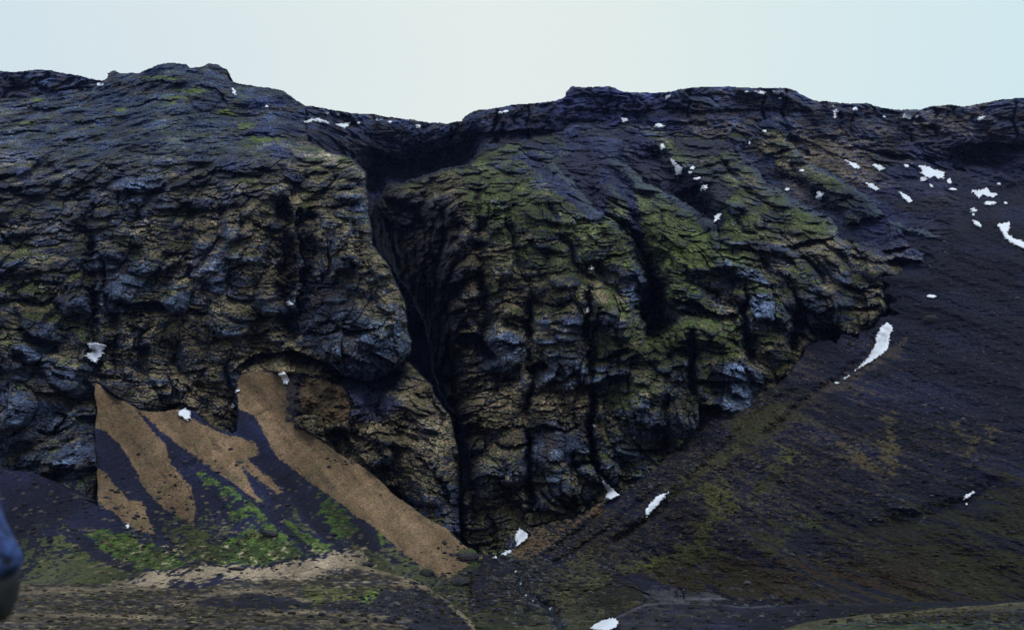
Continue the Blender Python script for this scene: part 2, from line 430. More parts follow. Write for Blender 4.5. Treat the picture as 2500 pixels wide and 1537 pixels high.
Ym = tps([(-100, 175, 480), (0, 175, 475), (300, 190, 475), (640, 240, 430), (780, 262, 434), (1080, 300, 478), (1400, 215, 450), (1700, 212, 445), (1900, 215, 440), (2200, 262, 430), (2500, 240, 402), (2620, 235, 395),
          (745, 262, 424), (745, 320, 396), (690, 330, 385), (800, 340, 410), (830, 290, 440), (900, 330, 452), (1000, 350, 466), (1000, 430, 450), (1150, 350, 450), (1600, 325, 425), (1950, 345, 406), (2300, 420, 378), (2500, 430, 362), (2620, 430, 350),
          (1700, 450, 385), (2100, 480, 355), (2450, 560, 312), (2300, 600, 306), (1400, 800, 395), (1000, 900, 395), (600, 700, 450), (0, 500, 450), (1200, 1200, 330), (700, 1100, 400), (1500, 1100, 350)])
Y4 = tps([(2300, 400, 380), (2100, 480, 352), (2500, 430, 362), (2500, 560, 302), (2300, 640, 290), (2160, 800, 272), (1950, 900, 260), (1800, 1000, 250), (1700, 1100, 238), (1500, 1220, 228), (1300, 1310, 221), (1240, 1345, 216),
          (2500, 800, 252), (2500, 1000, 216), (2500, 1200, 186), (2200, 1000, 231), (2200, 1200, 201), (1900, 1200, 212), (1900, 1350, 187), (1600, 1350, 204), (2500, 1400, 160), (2500, 1480, 148),
          (2000, 1440, 172), (1660, 1460, 190), (1400, 1400, 200), (1300, 1420, 190), (1350, 1500, 160), (2620, 1000, 210), (2620, 1450, 150), (2000, 1600, 135), (1300, 1600, 130), (1900, 700, 320), (1500, 1000, 300)])
P_SCR = [(2290, 640), (2270, 668), (2150, 668), (2130, 690), (2160, 700), (2150, 718), (2180, 735), (2166, 748), (2186, 764), (2140, 782), (2130, 800), (2092, 806), (2096, 822), (2050, 814), (2040, 836), (2000, 826), (1966, 846), (1966, 871), (1904, 929), (1882, 944), (1820, 995), (1783, 1008), (1745, 985), (1713, 988), (1706, 1039),
         (1662, 1090), (1633, 1112), (1576, 1158), (1512, 1207), (1446, 1245), (1402, 1262), (1350, 1273), (1310, 1288), (1287, 1311), (1258, 1335), (1235, 1352), (1180, 1360), (1150, 1400), (1140, 1750), (2900, 1750), (2900, 380), (2500, 470), (2330, 560)]
D4 = sdf(P_SCR, 1.25)
# crisp edge where the scree laps against the cliff, soft where it runs up into the upper slope
soft = blobs([(2400, 450, 260, 60), (2300, 600, 90, 12), (1700, 1000, 300, 1.5), (2100, 780, 90, 2), (1300, 1300, 300, 1.5)], 3)
M4 = sst(-0.5, 0.5, D4 / np.maximum(soft, 1))
x_, y_, z_ = world(PX, PY, Ym)
# fluted, bedded rim rock
n_ = fbm(x_ / 26, z_ / 20, 4, 301)
Ym_ = 0
rimband = sst(30, -20, z_ * 0 + (PY - np.interp(PX, [0, 700, 1100, 1400, 1900, 2200, 2500], [330, 360, 420, 345, 350, 400, 430])))   # 1 in the cliff band
R = 16 * (1 - ridged(x_ / 34 + n_, z_ / 120, 3, 311)) + 5 * (1 - ridged(x_ / 9 + n_, z_ / 60, 2, 313))
F1, F2, dx, dy, idd = worley(x_ / 9 + n_, z_ / 16, 321)
R += 2.2 * (1 - sst(0, .3, F2 - F1)) + 2.0 * (idd - .5) + 1.0 * dy
F1, F2, dx, dy, idd = worley(x_ / 3.4 + n_, z_ / 2.4, 331)
R += 0.5 * (1 - sst(0, .3, F2 - F1)) + 0.8 * dy + .7 * (idd - .5)
bed = z_ / 7 + n_ * .6; bed = bed - np.floor(bed)
R += 1.1 * (bed - sst(0, .12, bed))
R *= lerp(0.45, 1.0, rimband)
R += 1.2 * fbm(x_ / 2.6, z_ / 1.8, 4, 341, .6) + 5 * fbm(x_ / 40, z_ / 30, 3, 345) * (1 - rimband)
Yr = Ym + R * 1.0
# the dark amphitheatre above the gorge, and hollows below the rim on the right
def hollow(Yf, cx, cy, rx, ry, amp):
    b = box([(cx - rx * 2, cy - ry * 2), (cx + rx * 2, cy + ry * 2)], 5)
    u = (PX[b] + 2 * WX[b] - cx) / rx; v = (PY[b] + 2 * WY[b] - cy) / ry
    Yf[b] += amp * np.exp(-(u * u + v * v) ** 1.5)
hollow(Yr, 1010, 420, 150, 55, 40); hollow(Yr, 1130, 350, 60, 40, 18); hollow(Yr, 905, 470, 40, 60, 40)
hollow(Yr, 2400, 420, 75, 60, 26); hollow(Yr, 2460, 480, 50, 50, 12); hollow(Yr, 2330, 395, 60, 25, 12)
for q in [(940, 640), (1010, 760), (1040, 880), (1090, 1010), (1130, 1130)]: hollow(Yr, q[0], q[1], 70, 110, 60)
scarp(Yr, [(2350, 345), (2440, 350), (2560, 340)], 9, 30)
scarp(Yr, [(1120, 330), (1180, 322), (1290, 312), (1370, 318)], 8, 26)
scarp(Yr, [(880, 350), (980, 385), (1080, 360), (1180, 322)], 14, 60)
scarp(Yr, [(0, 212), (80, 200), (130, 215), (240, 205)], 5, 14)
scarp(Yr, [(1380, 262), (1500, 268), (1640, 262), (1800, 268), (1960, 262)], 3, 22)
for k in range(15):   # vertical clefts in the rim
    xx = 700 + k * 125 + 40 * math.sin(k * 2.3); yy = np.interp(xx, [p[0] for p in SKYL], [p[1] for p in SKYL])
    crack(Yr, [(xx, yy - 2), (xx + 4, yy + 25), (xx - 6, yy + 55), (xx + 6, yy + 95)], 5 + 3 * math.sin(k * 5.1), 4)
# knobs standing up along the skyline edge
# scree relief: runnels down the fall line + stones
x4, y4, z4 = world(PX, PY, Y4)
fall = x4 * 0.93 + y4 * 0.25     # roughly across the fall line
run = fbm((x4 * .8 + z4 * .35) / 7, (z4) / 45, 4, 401)
R4 = 1.2 * run + 0.8 * fbm(x4 / 9, z4 / 5, 4, 405) + 0.18 * fbm(x4 / .7, z4 / .35, 3, 409, .6)
R4 += 1.5 * ridged((x4 * .8 + z4 * .6) / 13, (x4 - z4) / 90, 3, 415) + .8 * fbm(x4 / 3, z4 / 1.6, 4, 419, .6)
Y4r = Y4 + R4 * lerp(1.0, 1.5, sst(1100, 1400, PY))
# grooves on the right scree
for pl, a_, w__ in [([(1990, 930), (1880, 985), (1800, 1060), (1700, 1160), (1560, 1280), (1440, 1360)], 2.2, 12),
                    ([(2175, 790), (2120, 870), (2060, 920), (1990, 960), (1900, 1040), (1840, 1080)], 3.0, 14),
                    ([(1720, 1160), (1600, 1260), (1480, 1340)], 2.0, 9), ([(2480, 1170), (2300, 1250), (2100, 1300)], 3, 25),
                    ([(1560, 1180), (1480, 1240), (1380, 1320), (1300, 1370)], 1.8, 7), ([(1660, 1150), (1520, 1260), (1400, 1350), (1330, 1390)], 1.6, 7)]:
    crack(Y4r, pl, a_, w__, 1.0)
bump(Y4r, 1760, 1080, 45, 70, 2.5)
Ymt = lerp(Yr, Y4r, M4)
Dm = sdf(P_MTN, 0.45)
topj = (PY < 330)
VEG = blobs([(300, 200, 200, -.5), (1000, 330, 250, -.55), (900, 300, 120, -.25), (1500, 250, 250, -.35), (1900, 260, 200, -.4), (2020, 400, 70, .35), (1960, 365, 60, .3), (1700, 320, 50, .2), (1800, 330, 60, .15), (2150, 420, 80, .1),
             (2250, 330, 90, -.1), (2330, 320, 50, .1), (2450, 430, 120, -.3), (2300, 480, 90, .15), (1440, 218, 50, .3), (2150, 520, 80, -.35)], -.3)
GRN = blobs([(2020, 395, 80, .15), (1440, 218, 50, .9), (1900, 370, 40, .6), (2250, 460, 90, .55), (2300, 330, 60, .1)], .35)
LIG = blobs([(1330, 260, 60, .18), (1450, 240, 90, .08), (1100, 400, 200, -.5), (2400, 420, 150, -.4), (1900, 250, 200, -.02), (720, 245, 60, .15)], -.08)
# painted ground cover for the scree: (polygon, colour, feather, cover)
def cover(col, px, py, b, poly, c, feather=4, amt=1.0, wob=1.0, speck=None, seed=0, P=None):
    bb = (slice(*[0, 0]),)
    pxx = px + WX[b] * wob; pyy = py + WY[b] * wob
    Pp = np.array(poly); x0, x1, y0, y1 = Pp[:, 0].min() - feather * 2 - 12, Pp[:, 0].max() + feather * 2 + 12, Pp[:, 1].min() - feather * 2 - 12, Pp[:, 1].max() + feather * 2 + 12
    i0 = max(int((x0 - px[0, 0]) / S), 0); i1 = max(int((x1 - px[0, 0]) / S), 0); j0 = max(int((y0 - py[0, 0]) / S), 0); j1 = max(int((y1 - py[0, 0]) / S), 0)
    s_ = (slice(j0, j1), slice(i0, i1))
    if col[s_].size == 0: return col
    d, _, _ = segdist(pxx[s_], pyy[s_], poly, True); i = inpoly(pxx[s_], pyy[s_], poly); d = np.where(i, d, -d)
    if speck is None: m = sst(-feather, feather, d)
    else: m = sst(-.28, .28, .85 * np.clip(d / (feather * 2.5), -1, 1) + speck[s_] * 3.2)
    col[s_] = mixc(col[s_], C[c] if isinstance(c, str) else np.array(c, f32), m * amt)
    return col
def scree_col(px, py, P, n, b):
    x, y, z = P[..., 0], P[..., 1], P[..., 2]
    a = fbm(x / 16, z / 10, 4, 501); c = fbm(x / 2.0, z / 1.0, 3, 503); d = fbm(x / .8, z / .4, 3, 507, .6)
    st = fbm((x * .8 + z * .9) / 1.6, (x * .6 - z * .8) / 14, 4, 511)       # drawn out down the slope
    col = np.broadcast_to(C['scree'], P.shape).copy()
    col = mixc(col, C['screeb'], sst(-.1, .5, a) * .4)
    lowm = sst(1050, 1300, py + a * 60)
    F1, F2, _, _, idd = worley(x / 1.1 + .8 * d, z / .62 + .8 * c, 515)
    tuft = sst(.5, .1, F1 + .5 * d + .35 * c) * (idd > .5)
    reg = .7 * sst(0, .25, blobs([(1850, 1180, 300, .30), (1550, 1250, 250, .42), (2150, 1080, 70, .42), (2350, 1060, 70, .3), (2250, 900, 200, -.25), (2200, 780, 90, .0), (2450, 800, 200, -.2), (1900, 1010, 90, .25), (1600, 1130, 60, .1), (2350, 1240, 120, -.05),
            (2400, 620, 200, -.2)], 0)[b] + a * .3 + st * .30)
    col = mixc(col, lerp(C['brown'] * 1.5, C['dry'] * .8, (idd)[..., None]), np.clip(tuft * reg, 0, 1) * .75)
    col = mixc(col, C['brown'] * 1.2, reg * sst(0, .4, st + c * .5) * .5)
    col = mixc(col, C['dry'] * .55, sst(.35, .7, d + c * .3 + st * .3) * .35)
    sp = a * .25 + st * .35 + c * .30 + d * .15
    cv = lambda *q, **k: cover(col, px, py, b, *q, speck=sp, **k)
    # olive grass below the cliff foot
    col = cv([(1783, 1030), (1850, 985), (1900, 960), (1935, 975), (1960, 1010), (1900, 1050), (1800, 1090), (1790, 1060)], (.050, .047, .022), 14, .9)
    col = cv([(1640, 1185), (1760, 1090), (1790, 1085), (1810, 1100), (1700, 1180), (1640, 1215), (1560, 1270)], (.062, .056, .028), 7, .8)
    col = cv([(1700, 1190), (1760, 1170), (1800, 1230), (1730, 1300), (1700, 1330), (1690, 1280), (1730, 1240)], (.075, .072, .026), 9, .9)
    col = cv([(1835, 1195), (1900, 1120), (1920, 1130), (1880, 1190), (1840, 1230)], (.052, .052, .022), 8, .8)
    col = cv([(1910, 1100), (1940, 1098), (1935, 1130), (1915, 1130)], (.11, .12, .04), 4, .7)
    col = cv([(1495, 1390), (1550, 1370), (1650, 1330), (1740, 1320), (1790, 1345), (1750, 1375), (1650, 1395), (1560, 1400), (1480, 1412)], (.060, .066, .022), 12, .85)
    col = cv([(1555, 1385), (1570, 1365), (1610, 1365), (1600, 1390), (1565, 1400)], (.09, .10, .024), 6, .8)
    col = cv([(1560, 1400), (1700, 1375), (1850, 1350), (2000, 1365), (2200, 1330), (2520, 1330), (2520, 1480), (2200, 1470), (1800, 1440), (1650, 1420)], (.026, .020, .014), 22, .9)
    col = cv([(1790, 1360), (1950, 1370), (2250, 1400), (2200, 1450), (1900, 1420)], (.036, .018, .013), 22, .8)
    col = cv([(1600, 1405), (1800, 1400), (2000, 1430), (2250, 1450), (2050, 1470), (1800, 1445)], (.036, .028, .012), 14, .6)
    col = cv([(1850, 1290), (1960, 1270), (2100, 1270), (2350, 1240), (2520, 1200), (2520, 1330), (2200, 1335), (2000, 1345), (1830, 1355)], (.024, .024, .012), 26, .85)
    col = cv([(1915, 1290), (1960, 1270), (2000, 1282), (2020, 1300), (1970, 1292), (1925, 1310), (1890, 1340)], (.045, .058, .020), 8, .6)
    col = cv([(2300, 1400), (2500, 1330), (2520, 1420), (2400, 1440)], (.030, .034, .013), 20, .7)
    col = cv([(1920, 1350), (1925, 1310), (1965, 1292), (2010, 1302), (2035, 1340), (1990, 1350)], 'scree', 5, .9)
    col = cv([(1260, 1340), (1300, 1292), (1400, 1262), (1460, 1250), (1380, 1300), (1310, 1345), (1250, 1365)], (.16, .105, .062), 5, .9)
    col = cv([(1420, 1340), (1540, 1280), (1580, 1285), (1500, 1330), (1400, 1390)], (.065, .048, .032), 10, .6)
    col = cv([(1395, 1370), (1450, 1350), (1460, 1390), (1420, 1410)], (.11, .10, .05), 8, .6)
    col = cv([(1320, 1445), (1370, 1400), (1420, 1395), (1470, 1420), (1400, 1455), (1350, 1470)], (.06, .066, .03), 9, .8)
    # pale tussock streaks
    for q in [[(2150, 1010), (2190, 1010), (2190, 1100), (2180, 1150), (2160, 1120)], [(2050, 1080), (2110, 1110), (2150, 1145), (2110, 1140)], [(2220, 1020), (2245, 1045), (2240, 1060)],
              [(2320, 1030), (2350, 1020), (2345, 1070)], [(2365, 1080), (2390, 1065), (2370, 1110)], [(2410, 1040), (2425, 1050), (2415, 1080)], [(2290, 1020), (2300, 1040), (2280, 1045)]]:
        col = cv(q, (.095, .072, .040), 6, .75)
    for q in [[(1950, 975), (2100, 890), (2180, 850), (2210, 825), (2190, 860), (2080, 930), (1960, 1000), (1900, 1040)]]:
        col = cv(q, (.060, .046, .040), 7, .8)
    gg = fbm(px / 3.0, py / 2.0, 3, 3251, .8); lg = fbm((x + z) / 20, (x - z) / 60, 3, 3255)
    return col * lerp(.70, .60, sst(1000, 1350, py))[..., None] * np.exp(.7 * gg + .5 * lg + .6 * d)[..., None]
def mtn_col(px, py, P, n, b):
    c1 = cliff_col(px, py, P, n, b, VEG[b], GRN[b], LIG[b], blobs([(2250, 560, 130, .75), (2100, 430, 60, .3), (1500, 340, 100, .8), (2480, 620, 120, .9)], .12)[b], 5)
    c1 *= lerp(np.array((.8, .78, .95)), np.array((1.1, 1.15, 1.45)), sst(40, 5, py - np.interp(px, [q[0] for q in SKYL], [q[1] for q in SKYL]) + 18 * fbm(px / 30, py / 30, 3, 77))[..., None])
    c2 = scree_col(px, py, P, n, b)
    rt = sst(2080, 2260, px) * sst(380, 470, py)
    c1 = lerp(c1, c1 * np.array((.75, .72, .62)), rt[..., None])
    mm = np.maximum(M4[b], rt * sst(-170, 40, D4[b] + 60 * fbm(px / 90 + py / 70, py / 40 - px / 90, 4, 79)) * .85)
    return lerp(c1, c2, mm[..., None])
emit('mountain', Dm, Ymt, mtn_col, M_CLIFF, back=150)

# ================================================================== LEFT CLIFF
P_LC = [(-140, 250), (0, 238), (60, 240), (130, 225), (200, 214), (240, 204), (262, 192), (268, 176), (280, 172), (300, 178), (340, 178), (360, 168), (385, 158), (415, 154), (450, 155), (462, 164), (490, 164), (510, 155), (530, 158), (550, 168), (560, 196),
        (590, 205), (640, 214), (690, 220), (745, 258), (742, 300), (752, 345), (800, 371), (855, 388), (893, 421), (895, 468), (900, 516), (908, 600), (921, 612), (950, 655), (976, 717), (992, 742), (996, 805), (1006, 834),
        (1002, 863), (990, 874), (1023, 911), (1058, 942), (1064, 968), (1096, 1013), (1106, 1057), (1120, 1112), (1124, 1153), (1122, 1230), (1126, 1300), (1130, 1380), (1000, 1440), (500, 1440), (-140, 1440)]
Yl = tps([(-100, 245, 425), (0, 240, 425), (150, 222, 428), (268, 180, 432), (480, 160, 420), (560, 200, 424), (690, 222, 418), (740, 265, 410), (745, 330, 380), (800, 370, 345), (855, 392, 322), (300, 300, 382), (300, 400, 322), (600, 300, 378), (0, 400, 332), (-100, 400, 330),
          (600, 400, 318), (700, 350, 350), (880, 440, 302), (300, 600, 286), (600, 600, 284), (850, 600, 278), (960, 700, 272), (980, 800, 266), (900, 890, 262), (600, 850, 268), (300, 850, 266), (0, 600, 278), (0, 900, 252), (-100, 900, 248),
          (100, 1100, 240), (200, 1150, 240), (300, 960, 264), (600, 1100, 262), (900, 1000, 254), (1000, 960, 258), (1060, 1000, 256), (1000, 1100, 248), (1110, 1150, 246), (1120, 1330, 238), (950, 1200, 244), (700, 1300, 250), (300, 1300, 245), (0, 1250, 232)])
Yl0 = Yl.copy()
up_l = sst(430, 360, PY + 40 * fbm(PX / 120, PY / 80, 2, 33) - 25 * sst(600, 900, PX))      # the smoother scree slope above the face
b = (slice(0, NY), slice(0, int((1180 - X0) / S)))
R = np.zeros((NY, NX)); FL = R.copy(); R[b], FL[b] = rock(PX[b], PY[b], Yl[b], 1000, 1.0, 1.0, 1.0, .10)
x_, y_, z_ = world(PX[b], PY[b], Yl[b])
Rs = 6 * fbm(x_ / 26, z_ / 18, 4, 1101) + 1.5 * ridged(x_ / 12, z_ / 8, 3, 1105) + .7 * fbm(x_ / 2.5, z_ / 1.4, 4, 1107, .6)
Rs = Rs * 1.5 + 1.4 * ridged(x_ / 9 + z_ / 14, z_ / 3.5 - x_ / 30, 4, 1111) - 1.0
Rs += 2.2 * fbm(x_ / 7, z_ / 6, 4, 1121, .6)
R[b] = lerp(R[b], Rs + .22 * R[b], up_l[b])
Yl = Yl + R
Dl = sdf(P_LC, 0.55)
Yl = roundoff(Yl, Dl, 34, 11 * sst(380, 460, PY) + 2)
# --- placed features
bump(Yl, 905, 800, 105, 120, 9, .5)            # the big bulb hanging over the gorge
bump(Yl, 915, 640, 70, 90, 4, .4)
bump(Yl, 840, 520, 60, 80, 4, .2)
scarp(Yl, [(1010, 868), (990, 876), (925, 924), (905, 930), (833, 915), (800, 885), (740, 865), (700, 850)][::1], 0, 10)
scarp(Yl, [(700, 846), (745, 862), (800, 882), (835, 912), (905, 930), (926, 925), (990, 876), (1004, 866)], 12, 34)
scarp(Yl, [(560, 905), (620, 868), (680, 856), (720, 856), (770, 880)], 7, 26)
crack(Yl, [(668, 470), (690, 520), (700, 640), (692, 700), (705, 780), (712, 850)], 16, 20, 2); scarp(Yl, [(725, 830), (728, 700), (735, 620), (722, 520), (730, 500)], 9, 40, 2)   # dark recess left of the bulb
crack(Yl, [(665, 480), (700, 530), (730, 560)], 6, 14, 2)
crack(Yl, [(462, 490), (466, 560), (470, 640), (462, 720)], 2.2, 7)
crack(Yl, [(225, 560), (215, 640), (222, 760), (228, 860), (236, 940)], 9, 14, 2)
crack(Yl, [(288, 420), (290, 500), (276, 560)], 2, 6)
crack(Yl, [(868, 470), (862, 540), (858, 600)], 2, 6)
for pl, a_, w__ in [([(0, 262), (60, 256), (110, 270), (165, 262)], 3.5, 12), ([(300, 262), (380, 242), (440, 238)], 3, 10), ([(330, 206), (400, 197), (455, 202)], 3, 8), ([(150, 302), (250, 284), (330, 278)], 2.5, 9), ([(470, 205), (520, 212), (548, 240), (570, 262)], 3, 10), ([(560, 330), (640, 322), (700, 335)], 2, 8), ([(0, 330), (90, 318), (160, 330)], 2, 9)]: scarp(Yl, pl, a_, w__, 1.5)
for pl, a_, w__ in [  # undercuts: recess on the lower side of each line (drawn left to right)
        ([(458, 430), (500, 428), (530, 412), (560, 418), (610, 425), (640, 418)], 4.5, 12), ([(300, 458), (345, 468), (390, 462), (402, 448)], 3.5, 9), ([(100, 450), (160, 455), (235, 458)], 3, 8), ([(230, 385), (262, 400), (300, 415)], 2.5, 6),
        ([(505, 480), (545, 485), (600, 470), (665, 455)], 3, 8), ([(715, 440), (760, 432)], 2.5, 6), ([(730, 505), (800, 502), (880, 490)], 3, 8), ([(190, 625), (240, 612), (262, 640), (262, 690)], 5, 16), ([(262, 730), (330, 738), (400, 735), (412, 765)], 6, 20),
        ([(480, 700), (540, 690), (560, 650), (610, 630)], 3.5, 12), ([(0, 738), (60, 728), (110, 735), (140, 720)], 4.5, 10), ([(140, 795), (200, 798)], 3, 8), ([(735, 640), (780, 690), (830, 690)], 3, 10), ([(800, 765), (830, 790), (860, 805), (920, 800)], 5, 13),
        ([(745, 805), (790, 812), (830, 795)], 4, 12), ([(385, 1000), (440, 985), (490, 998)], 5, 14), ([(430, 900), (480, 902), (520, 898)], 3, 7), ([(240, 830), (300, 850)], 2.5, 8), ([(90, 1045), (130, 1050), (160, 1005)], 5, 10),
        ([(130, 1005), (170, 1008)], 3, 8), ([(620, 540), (660, 560)], 3, 10), ([(910, 840), (960, 815)], 3, 8), ([(930, 700), (960, 690)], 2, 6), ([(440, 470), (470, 470)], 2, 6), ([(600, 760), (660, 775)], 2.5, 8),
        ([(1000, 960), (1040, 965), (1062, 960)], 3, 12), ([(760, 1050), (820, 1062), (850, 1050)], 2.5, 8), ([(860, 1150), (900, 1160), (930, 1150)], 3, 9), ([(1010, 1110), (1060, 1130)], 2.5, 8), ([(990, 1060), (1030, 1075)], 2, 6)]:
    scarp(Yl, pl, a_, w__, 1.3)
crack(Yl, [(850, 1000), (860, 1060), (940, 1110), (960, 1190), (1010, 1270)], 4, 9, 2); crack(Yl, [(930, 960), (920, 1010), (950, 1060)], 3, 10, 2)
bump(Yl, 800, 1040, 55, 40, 4, .6); bump(Yl, 900, 1120, 50, 60, 3, .5); bump(Yl, 1030, 1130, 60, 110, 5, .3); bump(Yl, 500, 545, 40, 20, 2.5, .6); bump(Yl, 295, 700, 40, 35, 3.5, .6); bump(Yl, 60, 800, 110, 70, 4, .2); bump(Yl, 90, 1010, 110, 90, 5, .2)
bump(Yl, 560, 405, 60, 28, 4, .8); bump(Yl, 360, 450, 50, 25, 3.5, .8); bump(Yl, 500, 220, 45, 50, 8, .2); bump(Yl, 400, 185, 60, 28, 5, .3); bump(Yl, 300, 190, 35, 16, 4, .3)
VEG = blobs([(200, 230, 150, -.14), (430, 220, 60, -.05), (500, 200, 60, -.35), (250, 300, 180, -.12), (600, 300, 120, .0), (500, 360, 150, .0), (800, 380, 60, .25), (700, 350, 60, .1), (400, 480, 100, .05), (780, 440, 60, .2), (100, 450, 120, -.12), (100, 600, 150, -.05),
             (600, 560, 120, .22), (450, 620, 80, .1), (290, 700, 40, -.45), (530, 650, 40, -.3), (860, 640, 80, .3), (820, 730, 50, -.35), (950, 700, 50, .15), (960, 800, 40, .05), (870, 890, 60, -.35), (760, 760, 40, -.3), (400, 830, 150, .18), (600, 760, 80, .2),
             (100, 780, 100, .12), (80, 960, 90, -.25), (60, 1060, 80, -.3), (200, 1050, 60, -.1), (500, 970, 80, .15), (650, 960, 60, .5), (740, 970, 60, .9), (790, 1010, 70, .9), (850, 1060, 60, .8), (930, 1110, 80, .5), (1000, 940, 50, .25), (1050, 1050, 60, .3), (1050, 1200, 60, .05), (1100, 1300, 60, -.1), (850, 600, 60, 0), (860, 470, 50, .0)], 0)
GRN = blobs([(400, 240, 200, .9), (650, 330, 120, .75), (800, 400, 50, .4), (720, 420, 80, .45), (400, 480, 120, .45), (600, 560, 120, .22), (450, 560, 120, .4), (100, 600, 150, .55), (860, 640, 80, .18), (860, 540, 40, .6), (950, 700, 50, .25), (900, 870, 60, .7), (400, 830, 120, .38),
             (100, 780, 120, .62), (200, 1050, 80, .6), (130, 1180, 80, .7), (500, 970, 80, .25), (650, 960, 60, .02), (780, 1000, 80, -.2), (850, 1060, 90, -.1), (1050, 1050, 80, .12), (1050, 1250, 60, .5), (600, 800, 80, .35)], .4)
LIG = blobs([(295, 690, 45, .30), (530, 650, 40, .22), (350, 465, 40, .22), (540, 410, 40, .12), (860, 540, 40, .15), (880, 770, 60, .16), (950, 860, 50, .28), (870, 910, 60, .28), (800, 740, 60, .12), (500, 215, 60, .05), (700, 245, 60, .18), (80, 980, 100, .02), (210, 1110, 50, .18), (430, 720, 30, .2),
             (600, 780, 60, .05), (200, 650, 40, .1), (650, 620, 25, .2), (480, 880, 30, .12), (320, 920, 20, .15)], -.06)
SCR = blobs([(150, 320, 150, .40), (400, 280, 150, .46), (560, 310, 120, .52), (500, 370, 100, .42), (700, 330, 60, .6), (740, 380, 40, .4), (300, 240, 120, .4), (500, 190, 60, .1), (200, 400, 120, .38), (705, 960, 25, .7), (900, 950, 50, .7)], 0.0)
LC_SPOT = [((470, 222), 45, 9), ((430, 238), 35, 5), ((95, 247), 20, 7), ((420, 250), 18, 4), ((560, 272), 25, 8), ((600, 308), 30, 9), ((640, 340), 40, 8), ((595, 342), 16, 4), ((395, 190), 60, 5), ((300, 268), 20, 5), ((60, 300), 30, 5)]
def lc_col(px, py, P, n, b, VEG=VEG, GRN=GRN, LIG=LIG, SCR=SCR):
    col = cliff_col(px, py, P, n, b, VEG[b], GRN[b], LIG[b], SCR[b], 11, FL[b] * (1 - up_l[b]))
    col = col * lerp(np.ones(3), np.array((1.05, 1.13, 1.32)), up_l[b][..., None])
    d = fbm(P[..., 0] / 1.5, P[..., 2] / .7, 3, 1201)
    for (cx, cy), rx, ry in LC_SPOT:      # bright moss patches on the upper slope
        q = ((px + WX[b] * 2 - cx) / rx) ** 2 + ((py + WY[b] - cy) / ry) ** 2
        col = mixc(col, np.array((.115, .145, .035), f32), sst(1.3, .1, q + np.abs(d) * 1.0 + 1.0 * fbm(px / 14, py / 5, 3, 1207)) * .85)
    return col

# ================================================================== CENTRE AND RIGHT BUTTRESSES
P_RC = [(1140, 402), (1191, 366), (1224, 355), (1245, 345), (1290, 335), (1370, 320), (1390, 300), (1640, 300), (1950, 320), (1965, 350), (1995, 402), (2050, 430), (2112, 450), (2150, 490), (2165, 527), (2240, 548), (2313, 571), (2330, 610), (2379, 680), (2350, 700), (2250, 680), (2150, 670),
        (2149, 688), (2171, 721), (2173, 754), (2149, 779), (2094, 816), (2072, 818), (2000, 830), (1966, 860), (1966, 890), (1904, 950), (1850, 1000), (1783, 1050), (1700, 1110), (1640, 1170), (1520, 1270), (1400, 1320), (1300, 1360), (1240, 1390), (1150, 1380), (1128, 1320), (1130, 1200), (1148, 1160), (1142, 1110), (1135, 1060), (1110, 1010),
        (1075, 950), (1062, 900), (1050, 850), (1040, 790), (1008, 725), (968, 665), (930, 610), (908, 560), (903, 530), (925, 490), (948, 460), (998, 443), (1034, 432), (1080, 415)]
Yc = tps([(1224, 350, 395), (1400, 330, 418), (1300, 380, 372), (1191, 366, 385), (1129, 402, 368), (1034, 432, 350), (950, 457, 344), (1120, 470, 308), (920, 530, 345), (960, 640, 342), (1030, 640, 316), (1030, 800, 318), (1000, 850, 322), (1060, 950, 296), (1060, 760, 304), (1060, 540, 316), (1130, 560, 293), (1105, 655, 287), (1112, 746, 281),
          (1118, 820, 277), (1200, 900, 268), (1180, 820, 273), (1200, 650, 284), (1300, 600, 285), (1500, 600, 281), (1400, 450, 322), (1300, 500, 300), (1500, 700, 271), (1450, 900, 258), (1300, 1000, 254), (1150, 1050, 258), (1150, 1200, 246), (1300, 1200, 241), (1200, 1330, 236), (1450, 1230, 234), (1600, 1100, 244),
          (1600, 450, 352), (1600, 330, 424), (1800, 340, 412), (1930, 350, 402), (1800, 500, 328), (1750, 600, 294), (1700, 800, 262), (1850, 800, 268), (1700, 1000, 250), (1850, 940, 263), (2000, 600, 303), (2100, 620, 303), (2160, 720, 288), (2070, 810, 278), (2000, 450, 356), (1900, 430, 372), (2150, 500, 338), (2300, 610, 306), (1650, 650, 276), (2000, 1000, 270)])
b = (slice(int((280 - YA) / S), int((1420 - YA) / S)), slice(int((860 - X0) / S), int((2420 - X0) / S)))
Dc = sdf(P_RC, 1.15)
Rr = 11 * sst(430, 520, PY) + 6
noround = sst(1150, 1260, PX) * sst(420, 380, PY)
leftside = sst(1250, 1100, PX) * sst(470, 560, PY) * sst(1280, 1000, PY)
Yc = lerp(roundoff(Yc, Dc, Rr + 45 * leftside, 6 + 9 * leftside), Yc, np.clip(noround + sst(1180, 1240, PX) * sst(1180, 1250, PY), 0, 1))
R = np.zeros((NY, NX)); FC = R.copy(); R[b], FC[b] = rock(PX[b], PY[b], Yc[b], 2000, 1.25, 1.0, 1.0, .06, (.3 * leftside * sst(1170, 1080, PX))[b]); R *= 1 + .5 * leftside; R += leftside * (5 * fbm(PX / 30, PY / 24, 5, 2601, .6) + 1.5 * np.abs(fbm(PX / 9, PY / 7, 3, 2611)))
x_, y_, z_ = world(PX[b], PY[b], Yc[b])
